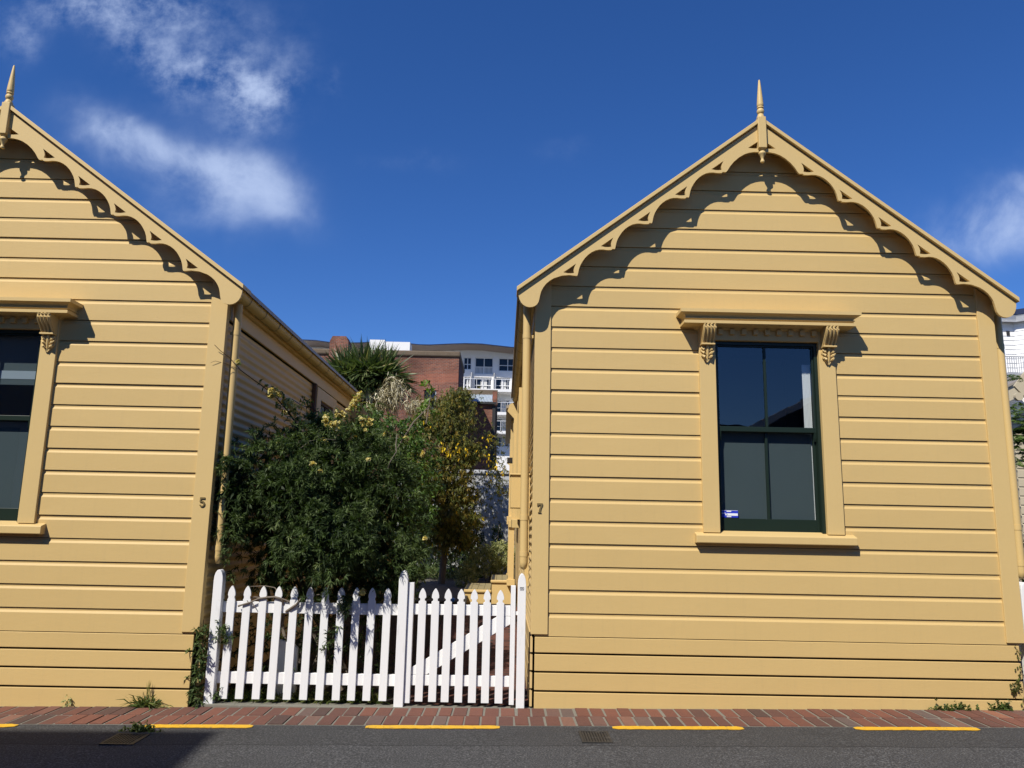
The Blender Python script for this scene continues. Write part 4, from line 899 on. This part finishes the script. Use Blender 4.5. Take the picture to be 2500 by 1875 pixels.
mb = MB(); mb.tube([(-2.45, 14.2, 0), (-2.5, 14.1, 1.5), at(895, 1000, 14.1), at(865, 945, 14.05)], [.14, .12, .10, .08], 10); mb.tube([at(895, 1000, 14.1), at(935, 940, 14.05)], [.09, .07], 10); mb.build('trunk', m_wood, ct, smooth=60)
# small garden plants
pv_ = thing('pale_shrub', 'low pale yellow-green variegated shrub beside the yellow steps', 'shrub', (-.3, 17, .25)); lv = Leaves()
P_, N_r = crown_points([((-.35, 17.0, .72), (.50, .42, .36)), ((-.05, 17.0, .85), (.42, .4, .32)), ((-.75, 16.6, .42), (.25, .3, .28))], 1300, .55, 1.06); rosettes(lv, P_, N_r, 8, .055, .02, 1., .1, 1., .2); lv.build('foliage', m_pale, pv_)
mb = MB()
for i in range(5): mb.tube([(-.3, 17, .2), (-.3 + random.uniform(-.4, .4), 17 + random.uniform(-.2, .2), .8)], [.015, .005], 6)
mb.build('branches', m_wood, pv_)
st_ = thing('strappy_plant', 'clump of long arching strap leaves in front of the dark hedge', 'plant', (-1.45, 18.2, .3)); lv = Leaves()
for c in ((-1.5, 18.1, .28), (-1.75, 18.3, .28), (-1.2, 18.3, .28)):
    n = 60; d = rand_dirs(n); d[:, 2] = np.abs(d[:, 2]) + .5; lv.add(np.tile(c, (n, 1)) + rng.normal(size=(n, 3)) * .06, d, rng.uniform(.4, .85, n), .028, rng.uniform(.1, .95, n), .5)
lv.build('foliage', m_strap, st_)
lv = Leaves(); n = 900; P_ = np.stack([rng.uniform(-2.2, -.5, n), rng.uniform(18.6, 19.6, n), rng.uniform(.25, .42, n)], 1); rosettes(lv, P_, np.tile([[0, -.2, 1]], (n, 1)), 5, .07, .045, 1., .3, 1.)
tag(lv.build('ground_cover', m_lime), kind='stuff')
hd = thing('dark_hedge', 'dark bushes growing against the white garden wall', 'hedge', (-1.5, 19.6, .3)); lv = Leaves()
P_, N_r = crown_points([((-1.7, 19.7, 1.2), (.9, .3, 1.1)), ((-1.15, 19.3, 1.4), (.58, .35, 1.25)), ((-.72, 19.6, 1.0), (.30, .25, .75)), ((-2.8, 19.5, 1.2), (.8, .4, 1.1)), ((-.15, 19.8, 1.1), (.16, .15, .5))], 1700, .5, 1.06); rosettes(lv, P_, N_r, 8, .09, .028, 1., 0, .6); lv.build('foliage', m_leaf, hd)
mb = MB()
for x in (-2.8, -1.7, -.75, -.2): mb.tube([(x, 19.7, .2), (x + .1, 19.7, 1.5)], [.03, .01], 6)
mb.build('branches', m_wood, hd)
lv = Leaves(); n = 280; P_ = np.stack([rng.uniform(-2.36, -1.0, n), rng.uniform(6.92, 7.12, n), np.full(n, -.02)], 1); k = 6
d = rand_dirs(n * k); d[:, 2] = np.abs(d[:, 2]) + .35; lv.add(np.repeat(P_, k, 0), d, rng.uniform(.05, .18, n * k), .009, rng.uniform(.1, 1, n * k), .4)
tag(lv.build('grass', m_weed), kind='stuff')
mb = MB(); mb.prism([(-.93, .19), (-.80, .19), (-.79, .235), (-.85, .25), (-.92, .225)], 13.55, 13.72)
tag(mb.build('blue_scrap', m_tarp, None, bevel=.01), 'scrap of bright blue plastic on the dark timber edging', 'plastic')
# weeds along the kerb
def weed(x, y, kind, lab, cat='weed'):
    lv = Leaves(); z = zg(x); t = thing('weed', lab, cat, (x, y, z), 'weeds growing from the kerb')
    if kind == 'tuft':
        n = 170; d = rand_dirs(n); d[:, 1] *= .5; d[:, 2] = np.abs(d[:, 2]) * .7 + .25; d[:, 0] *= 1.2
        lv.add(np.tile((x, y, z), (n, 1)) + rng.normal(size=(n, 3)) * np.array([.045, .008, .004]), d, rng.uniform(.08, .26, n), .010, rng.uniform(.2, 1, n), .45)
        n = 14; d = np.tile([[.03, -.05, 1.]], (n, 1)) + rng.normal(size=(n, 3)) * .12; lv.add(np.tile((x + .01, y, z + .09), (n, 1)) + rng.normal(size=(n, 3)) * np.array([.008, .005, .03]), d, .1, .006, .8, 0)
    elif kind == 'small':
        P_ = np.array((x, y, z + .03)) + rng.normal(size=(14, 3)) * np.array([.022, .008, .025]); rosettes(lv, P_, np.tile([[0, -.5, .5]], (14, 1)), 6, .022, .012, 1., .3, .9)
    else:
        n = 80; w = float(kind); P_ = np.stack([x + rng.normal(size=n) * w * .45, y + rng.uniform(-.03, .0, n), z + np.abs(rng.normal(size=n)) * .030], 1); rosettes(lv, P_, np.tile([[0, -.5, .5]], (n, 1)), 6, .026, .014, 1., .05, .7)
    lv.build('foliage', m_weed if kind != 'small' else m_pale, t)
weed(-2.90, 6.765, 'tuft', 'spiky tuft of grass at the base of number 5')
weed(-3.55, 6.77, 'small', 'tiny pale weed at the base of number 5, left of the grass tuft')
weed(3.78, 6.775, .17, 'low green weed patch under the plinth of number 7, the larger one')
weed(4.17, 6.775, .10, 'low green weed patch at the far right corner of number 7')
weed(-2.60, 6.03, .15, 'matted weeds growing over the drain grate in the shade')
vl = thing('ivy_strand', 'strand of leafy creeper climbing the left fence post and house corner', 'creeper', (-2.48, 6.8, -.04)); lv = Leaves()
P_ = np.stack([-2.515 + rng.normal(size=95) * .034, rng.uniform(6.73, 6.9, 95), rng.uniform(-.03, .62, 95)], 1); rosettes(lv, P_, np.tile([[0, -.6, .3]], (95, 1)), 10, .052, .013, 1., .3, 1., .3)
P_ = np.stack([-2.38 + rng.normal(size=10) * .03, np.full(10, 6.83), rng.uniform(-.02, .12, 10)], 1); rosettes(lv, P_, np.tile([[0, -.6, .3]], (10, 1)), 8, .045, .010, 1., .2, .8, .3)
lv.build('foliage', m_leaf, vl); mb = MB(); mb.tube([(-2.51, 6.86, -.05), (-2.50, 6.86, .3), (-2.53, 6.86, .65)], .004, 5); mb.build('stem', m_cane, vl)
dr = thing('dry_creeper', 'brown dry creeper leaves clinging to the right end of the plinth boards', 'creeper', (4.36, 6.79, .1)); lv = Leaves()
for x, z, n in ((4.36, .5, 14), (4.36, .36, 12), (4.30, .22, 40), (4.34, .24, 30), (4.38, .12, 10)):
    P_ = np.array((x, 6.785, z)) + rng.normal(size=(n, 3)) * np.array([.016, .004, .028]); d = rand_dirs(n); d[:, 1] = -np.abs(d[:, 1]) * .5; lv.add(P_, d, .022, .018, rng.uniform(0, .35, n), .1)
lv.build('foliage', m_olive, dr)

# ------------------------------------------------------------------ background buildings
Yk = 46.
bb = thing('brick_building', 'old red brick building with chimney behind the garden', 'building', (-8, Yk, .5))
L_ = at(560, 900, Yk).x; pR = at(1120, 900, Yk).x; zt = at(1120, 872, Yk).z
wa = at(1036, 952, Yk); wb = at(1064, 998, Yk)
mb = MB(); x0, x1 = wa.x, wb.x
mb.box(L_, x0, Yk, Yk + 5.2, 0, zt); mb.box(x1, pR, Yk, Yk + 5.2, 0, zt); mb.box(x0, x1, Yk, Yk + 5.2, 0, wb.z); mb.box(x0, x1, Yk, Yk + 5.2, wa.z, zt)
mb.build('wall', m_brick, bb)
mb = MB(); mb.box(pR + .002, pR + .02, Yk + .03, Yk + 5.2, 0, zt - .02); mb.build('side_wall', m_brickshade, bb)
mb = MB(); mb.box(L_, pR + .08, Yk - .12, Yk + 5.3, zt, zt + .34); mb.build('parapet', m_cap, bb, bevel=.08)
ca, cb_ = at(806, 820, Yk - .3), at(848, 875, Yk - .3)
mb = MB(); mb.box(ca.x, cb_.x, Yk - .3, Yk + .7, cb_.z - 1, ca.z - .3); mb.prism([(ca.x - .0, ca.z - .302), (cb_.x, ca.z - .302), (cb_.x - .15, ca.z), (ca.x + .15, ca.z)], Yk - .3, Yk + .7); mb.build('chimney', m_brick, bb)
mb = MB(); mb.box(x0, x1, Yk + .15, Yk + .2, wb.z, wa.z); wnd = mb.build('window', m_glassd, bb)
mb = MB(); mb.box(x1 - .07, x1, Yk + .05, Yk + .14, wb.z, wa.z); mb.box(x0, x1 - .07, Yk + .05, Yk + .14, wb.z, wb.z + .08); mb.build('window_frame', m_rail, wnd)
mb = MB(); mb.box(x0 - .1, x1 + .1, Yk - .03, Yk + .02, wa.z, wa.z + .35); mb.build('lintel', m_brick, bb)
# brick annex with iron roof
Y2 = 51.3
an = thing('brick_annex', 'small brick outbuilding with pale corrugated roof, right of the tall brick building', 'building', (-1.5, Y2, .5))
a = at(1131, 985, Y2); b = at(1209, 985, Y2); e = at(1170, 962, Y2 + 3)
mb = MB(); mb.box(a.x - .4, b.x, Y2, Y2 + 3.4, 0, a.z - .05); mb.build('wall', m_brick, an)
mb = MB(); mb.box(b.x - .18, b.x + .02, Y2 - .06, Y2 + .05, 0, a.z - .1); mb.build('rain_pipe', m_dark, an)
mb = MB(); mb.box(a.x - .4, b.x + .08, Y2 - .25, Y2, a.z - .04, a.z + .10); mb.build('gutter', m_dark, an)
mb = MB(); nn = 96; X0, X1 = a.x - .4, at(1203, 960, Y2).x; vs = []
for i in range(nn + 1):
    x = X0 + (X1 - X0) * i / nn; h = .035 * math.sin(i * math.pi / 2); vs += [(x, Y2 - .2, a.z + .12 + h), (x, Y2 + 3.2, e.z + h)]
mb.add(vs, [(2 * i, 2 * i + 1, 2 * i + 3, 2 * i + 2) for i in range(nn)]); mb.build('roof', m_metal, an)
mb = MB(); mb.box(X0, X1 + .3, Y2 + 3.2, Y2 + 3.5, 0, e.z + .35); mb.build('parapet', m_cap, an)
c1, c2 = at(1203, 957, Y2 + .6), at(1213, 980, Y2 + .6); mb = MB(); mb.box(c1.x, c2.x, Y2 + .3, Y2 + 1.2, c2.z - .3, c1.z); mb.build('chimney', m_brick, an)
# white apartment building
Y3 = 78.
wbld = thing('apartment_building', 'white apartment building with wavy roof and balconies behind the brick one', 'building', (0, Y3, 1))
pa = lambda px, py, Y=Y3: at(px, py, Y)
XL, XR = pa(700, 900).x, pa(1330, 900).x; ztop3 = pa(1180, 846).z
wins = [(1131, 872, 1151, 903), (1159, 871, 1204, 913), (1217, 872, 1262, 905), (1280, 872, 1310, 905), (1134, 921, 1149, 955), (1158, 921, 1201, 955), (1210, 922, 1246, 955), (1262, 922, 1300, 955), (1214, 975, 1246, 1010), (1150, 975, 1200, 1010), (1214, 1020, 1246, 1055), (1214, 1065, 1246, 1090)]
mb = MB(); mb.box(XL, XR, Y3 + .6, Y3 + 14, 0, ztop3)
# wall face with openings, made of bands
xsb = sorted(set([XL, XR])); rows_ = [(872, 913), (921, 955), (975, 1010), (1020, 1055), (1065, 1090)]
zs_ = [ztop3]
for t_, b_ in rows_: zs_ += [pa(1180, t_).z, pa(1180, b_).z]
zs_ += [0]
for i in range(0, len(zs_), 2): mb.box(XL, XR, Y3, Y3 + .6, zs_[i + 1], zs_[i])
for ri, (t_, b_) in enumerate(rows_):
    cur = XL; zt_, zb_ = pa(1180, t_).z, pa(1180, b_).z
    for w in sorted([w for w in wins if abs(w[1] - t_) < 8]):
        xa, xb = pa(w[0], 900).x, pa(w[2], 900).x; mb.box(cur, xa, Y3, Y3 + .6, zb_, zt_); cur = xb
    mb.box(cur, XR, Y3, Y3 + .6, zb_, zt_)
mb.build('wall', m_wht, wbld)
for w in wins:
    t_, b_ = [r for r in rows_ if abs(r[0] - w[1]) < 8][0]; xa, xb = pa(w[0], 900).x, pa(w[2], 900).x; zt_, zb_ = pa(1180, t_).z, pa(1180, b_).z
    if w[3] < b_ - 3: 
        q = MB(); zq = pa(1180, w[3]).z; q.box(xa, xb, Y3 + .004, Y3 + .5, zb_, zq); q.build('spandrel', m_wht, wbld); zb_ = zq
    q = MB(); q.box(xa, xb, Y3 + .35, Y3 + .4, zb_, zt_); wo_ = q.build('window', m_glassd, wbld)
    q = MB(); f = .09; q.box(xa, xa + f, Y3 + .2, Y3 + .3, zb_, zt_); q.box(xb - f, xb, Y3 + .2, Y3 + .3, zb_, zt_); q.box(xa + f, xb - f, Y3 + .2, Y3 + .3, zt_ - f, zt_); q.box(xa + f, xb - f, Y3 + .2, Y3 + .3, zb_, zb_ + f); xm = (xa + xb) / 2
    q.box(xm - .04, xm + .04, Y3 + .21, Y3 + .29, zb_ + f, zt_ - f); q.box(xa + f, xb - f, Y3 + .215, Y3 + .285, zb_ + (zt_ - zb_) * .42, zb_ + (zt_ - zb_) * .42 + .07); q.build('window_frame', m_alum, wo_)
    q = MB(); zc = zt_ if w[1] > 915 else zb_ + (zt_ - zb_) * .5
    nfo = 14; wdt = (xb - xa) * (.36 if w[1] > 915 else 1.)
    if w[1] > 915 or w[0] == 1159:
        for i in range(nfo): q.box(xa + wdt * i / nfo + (xb - xa - wdt) * .6, xa + wdt * (i + .7) / nfo + (xb - xa - wdt) * .6, Y3 + .31 + .01 * (i % 2), Y3 + .34, zb_ + .05, zc - .05)
        q.build('curtain', m_curtain, wo_)
for ri in (1, 2, 3):
    t_, b_ = rows_[ri]; zb_ = pa(1180, b_).z; q = MB(); q.box(XL + 12, XR, Y3 - 1.6, Y3, zb_ - .3, zb_ - .02); q.build('balcony', m_wht, wbld)
    q = MB(); q.box(XL + 12, XR, Y3 - 1.58, Y3 - 1.53, zb_ + .95, zb_ + 1.0)
    for i in range(24): x = XL + 12 + (XR - XL - 12) * i / 23; q.box(x - .02, x + .02, Y3 - 1.57, Y3 - 1.54, zb_ - .02, zb_ + .95)
    q.build('railing', m_alum, wbld)
    for px in (1152, 1207): 
        q = MB(); x = pa(px, 900).x; q.prismx([(Y3 - 1.55, zb_), (Y3, zb_), (Y3, zb_ + 2.0), (Y3 - .3, zb_ + 1.9), (Y3 - 1.5, zb_ + .9)], x - .04, x + .04); q.build('divider', m_rail, wbld)
wave = [(120, 172), (250, 178), (370, 194), (540, 200), (640, 198), (720, 194), (860, 196), (1040, 203), (1150, 215), (1250, 217), (1400, 210), (1560, 205), (1700, 209), (1850, 226), (1960, 238), (2200, 250)]
top = [pa(700 + u / 3.568, 780 + v / 3.568, Y3 - 2.2) for u, v in wave]
mb = MB(); n = len(top); vs = []
for p in top: vs += [(p.x, Y3 - 2.2, p.z), (p.x, Y3 + 12, p.z), (p.x, Y3 - 2.2, p.z - .09), (p.x, Y3 + 12, p.z - .09)]
mb.add(vs, [f_ for i in range(n - 1) for f_ in ((4 * i, 4 * i + 1, 4 * i + 5, 4 * i + 4), (4 * i, 4 * i + 4, 4 * i + 6, 4 * i + 2))]); mb.build('roof', m_navy, wbld)
mb = MB(); vs = []
for p in top: vs += [(p.x, Y3 - 2.15, p.z - .10), (p.x, Y3 + .1, ztop3 - .4 if False else p.z - .24)]
mb.add(vs, [(2 * i, 2 * i + 1, 2 * i + 3, 2 * i + 2) for i in range(n - 1)]); mb.build('soffit', m_fascia, wbld)
mb = MB(); pts = [(p.x, p.z - .3) for p in top]; mb.prism([(pts[0][0], ztop3 - 1)] + [(pts[-1][0], ztop3 - 1)] + list(reversed(pts)), Y3 + .12, Y3 + .2); mb.build('gable_wall', m_wht, wbld)
for px0, py0, px1, py1 in ((903, 829, 938, 858), (942, 834, 1000, 858)):
    a, b = pa(px0, py0, Y3 - 6), pa(px1, py1, Y3 - 6); q = MB(); q.box(a.x, b.x, Y3 - 6, Y3 - 4.4, b.z - 8, a.z); q.build('rooftop_box', m_wht, wbld)
# garden wall
mb = MB(); mb.box(-7, .32, 20.2, 20.45, 0, 2.78); mb.box(-7.05, .37, 20.15, 20.5, 2.78, 2.88)
tag(mb.build('garden_wall', m_plaster, None, bevel=.02), 'white plastered garden wall dappled with leaf shade at the back of the garden', 'wall')
# ------------------------------------------------------------------ right edge: next house, white building, foliage
nb = thing('neighbour_cottage', 'cream weatherboard cottage set back at the right edge of the photo', 'cottage', (13, 16.5, 0))
Yn = 16.5; nx = at(2440, 985, Yn).x
mb = MB()
for i in range(24):
    zb = .2 + i * .1924
    def lim(z): return max(nx + .25, nx + .1 + (z - 3.9) / .62 if z > 3.9 else -99)
    z1, z2 = zb, zb + .185
    mb.add([(lim(z1), Yn, z1), (18, Yn, z1), (18, Yn, z2 - .03), (lim(z2), Yn, z2 - .03), (lim(z2), Yn + .03, z2), (18, Yn + .03, z2), (lim(z2), Yn + .03, z2 + .012), (18, Yn + .03, z2 + .012)], [(0, 1, 2, 3), (3, 2, 5, 4), (4, 5, 7, 6)])
mb.build('weatherboard_wall', m_cream, nb)
mb = MB(); mb.box(nx + .28, 18, Yn + .05, Yn + 6, 0, 4); mb.build('body', m_cream, nb)
mb = MB(); q1, q2 = at(2447, 962, Yn - .5), at(2560, 905, Yn - .5)
mb.prism([(q1.x - .1, q1.z + .02), (q2.x, q2.z + .05), (q2.x, q2.z - .22), (q1.x - .1, q1.z - .27)], Yn - .5, Yn - .46); mb.build('bargeboard', m_cream, nb)
mb = MB(); mb.prism([(q1.x - .15, q1.z + .07), (q2.x, q2.z + .1), (q2.x, q2.z + .055), (q1.x - .15, q1.z + .025)], Yn - .55, Yn + 6); mb.build('roof', m_roof, nb)
g1, g2 = at(2478, 958, 11.5), at(2560, 850, 11.5)
porch = MB(); pts = [(g1.x, g1.z + .1), (g2.x, g2.z + .1), (g2.x, g2.z - .18), (g1.x + .17, g1.z - .09)] ; porch.prism(pts, 11.5, 11.54)
cen = at(2488, 968, 11.5); porch.prism([(cen.x + .062 * math.cos(a), cen.z + .062 * math.sin(a)) for a in np.linspace(0, 2 * math.pi, 17)[:-1]], 11.49, 11.545)
porch.build('porch_bargeboard', m_cream, nb)
# white building far right
Y4 = 42.; wr_ = thing('white_house', 'white boarded building with a balcony railing at the far right', 'building', (28, Y4, 1))
a = at(2434, 800, Y4); b = at(2475, 800, Y4); zt = at(2460, 775, Y4).z
mb = MB(); z = 0
while z < zt:
    mb.add([(a.x - 1, Y4, z), (b.x, Y4, z), (b.x, Y4 + .03, z + .26), (a.x - 1, Y4 + .03, z + .26)], [(0, 1, 2, 3)])
    mb.add([(b.x, Y4, z), (b.x + 4, Y4 - 4.0, z), (b.x + 4, Y4 - 3.97, z + .26), (b.x, Y4 + .03, z + .26)], [(0, 1, 2, 3)]); z += .26
mb.build('wall', m_wht, wr_)
mb = MB(); mb.prism([(a.x - 1, 0), (b.x + 4, 0), (b.x + 4, zt), (a.x - 1, zt)], Y4 + .1, Y4 + 8); mb.build('body', m_wht, wr_)
mb = MB(); mb.add([(a.x - 1, Y4 - .6, zt), (b.x - .2, Y4 - .6, zt), (b.x + 4, Y4 - 4.8, zt), (b.x + 4, Y4 + 8, zt), (a.x - 1, Y4 + 8, zt)] + [(a.x - 1, Y4 - .6, zt + .3), (b.x - .2, Y4 - .6, zt + .3), (b.x + 4, Y4 - 4.8, zt + .3), (b.x + 4, Y4 + 8, zt + .3), (a.x - 1, Y4 + 8, zt + .3)], [(0, 1, 2, 3, 4), (5, 6, 7, 8, 9), (0, 1, 6, 5), (1, 2, 7, 6), (2, 3, 8, 7), (3, 4, 9, 8), (4, 0, 5, 9)]); mb.build('roof', m_navy, wr_)
mb = MB(); mb.add([(a.x - 1, Y4 - .55, zt - .02), (b.x - .2, Y4 - .55, zt - .02), (b.x + 4, Y4 - 4.7, zt - .02), (b.x + 4, Y4 - 4.5, zt - .35), (b.x - .1, Y4 - .35, zt - .35), (a.x - 1, Y4 - .35, zt - .35)], [(0, 1, 4, 5), (1, 2, 3, 4)]); mb.build('fascia', m_wht, wr_)
rb = at(2446, 908, Y4 - 5); rt = at(2446, 869, Y4 - 5)
mb = MB(); mb.box(rb.x - 1, rb.x + 4, Y4 - 5.05, Y4 - .1, rb.z - .25, rb.z - .05); mb.build('balcony', m_rail, wr_)
mb = MB(); mb.box(rb.x - 1, rb.x + 4, Y4 - 5.02, Y4 - 4.97, rt.z - .04, rt.z)
for i in range(46): x = rb.x - 1 + 5 * i / 45; mb.box(x - .012, x + .012, Y4 - 5.0, Y4 - 4.98, rb.z - .05, rt.z - .04)
mb.build('railing', m_rail, wr_)
wa_ = at(2443, 845, Y4 - .02); mb = MB(); mb.box(wa_.x - .3, wa_.x + .12, Y4 - .05, Y4 + .02, rb.z, wa_.z); dwr = mb.build('door', m_glassd, wr_)
mb = MB(); mb.box(wa_.x + .12, wa_.x + .22, Y4 - .06, Y4 + .02, rb.z, wa_.z + .1); mb.build('door_frame', m_alum, dwr)
wv = at(2460, 813, Y4 - .02); mb = MB(); mb.box(wv.x - .05, wv.x + .12, Y4 - .03, Y4 + .02, wv.z - .15, wv.z + .12); mb.build('vent', m_dark, wr_)
# tree at right edge
tr = thing('ferny_tree', 'ferny green tree growing behind the right corner of number 7', 'tree', (6.9, 9.8, 0)); lv = Leaves()
def frond(c, d, L):
    d = Vector(d).normalized(); s = d.cross(Vector((0, 0, 1))).normalized(); k = 16
    for i in range(k):
        q = Vector(c) + d * (L * i / k) + Vector((0, 0, -.25 * L * (i / k) ** 2)); l = .10 * math.sin(math.pi * (i + 1.5) / (k + 2)) + .015
        lv.add(np.array([q, q]), np.array([s * 1 + d * .5, -s + d * .5]), l, .022, rng.uniform(.1, 1, 2), .3)
for px, py, Y, n in ((2480, 1030, 9.8, 9), (2475, 1065, 9.8, 9), (2490, 1090, 9.6, 9), (2478, 1125, 9.7, 7), (2520, 1050, 9.8, 10), (2530, 1110, 9.8, 10), (2555, 1080, 9.8, 8), (2490, 940, 11, 2), (2560, 990, 10.5, 8)):
    c = at(px, py, Y)
    for i in range(n): frond(c + Vector((random.uniform(-.05, .12), random.uniform(-.15, .15), random.uniform(-.08, .08))), (random.uniform(-1, .6), random.uniform(-.8, .2), random.uniform(-.1, .5)), random.uniform(.22, .42))
lv.build('crown', m_fern, tr); mb = MB(); mb.tube([(7.0, 9.9, 0), (6.95, 9.9, 1.4), (6.85, 9.8, 2.6)], [.06, .05, .015], 8); mb.build('trunk', m_wood, tr)
hb = thing('side_bush', 'dark green bush with tiny white flowers behind the right downpipe', 'bush', (5.6, 8.3, 0)); lv = Leaves()
P_, N_r = crown_points([((5.55, 8.3, 1.0), (.35, .35, .62)), ((6.1, 8.5, 1.0), (.5, .4, .6))], 420, .6, 1.05); rosettes(lv, P_, N_r, 9, .05, .02, 1., .1, .9); lv.build('foliage', m_lime, hb)
mb = MB(); mb.tube([(5.6, 8.3, 0), (5.6, 8.3, .9)], [.03, .01], 6); mb.build('stem', m_wood, hb)
# ------------------------------------------------------------------ across the street: what shades the road and shows in the panes
op = thing('opposite_building', 'tall grey building across the street whose shadow falls on the road', 'building', (-12, -4, 0))
H = 10.0; t_ = H / 1.3; cxs, cys = -2.06 - .65 * t_, 6.0 - t_
mb = MB(); foot = [(cxs, cys), (cxs + .85, cys - 10), (-24, cys - 10), (-24, cys)]
mb.add([(x, y, -.4) for x, y in foot] + [(x, y, H) for x, y in foot], [(0, 1, 2, 3), (4, 5, 6, 7), (0, 1, 5, 4), (1, 2, 6, 5), (2, 3, 7, 6), (3, 0, 4, 7)]); mb.build('wall', m_oldwall, op)
for i in range(3):
    for j in range(2):
        q = MB(); x = cxs - 2.6 - i * 3.2; q.box(x - 1.2, x, cys + .002, cys + .03, 1.2 + j * 4, 3.2 + j * 4); wn_ = q.build('window', m_glassd, op)
        q = MB(); q.box(x - 1.3, x + .1, cys + .031, cys + .09, 1.08 + j * 4, 1.2 + j * 4); q.build('window_ledge', m_alum, wn_)
ob = thing('opposite_house', 'low dark house across the street reflected in the window of number 7', 'house', (10, -4, 0))
mb = MB(); mb.prism([(-6.4, -.3), (22, -.3), (22, 3.75), (-6.4, 3.75)], -12, -3.2); mb.build('wall', m_oldwall2, ob)
mb = MB(); mb.prism([(5.3, 3.6), (10.7, 6.1), (16.1, 3.6)], -11, -4.2); mb.build('roof', m_tile, ob)
mb = MB(); mb.prism([(5.2, 3.68), (10.7, 6.22), (10.7, 6.12), (5.4, 3.6)], -4.2, -4.0); mb.build('bargeboard', m_alum, ob)
for i in range(4):
    mb = MB(); mb.box(6.9 + i * 1.1, 7.5 + i * 1.1, -4.19, -4.12, 3.75, 4.5); mb.build('window', m_glassd, ob)
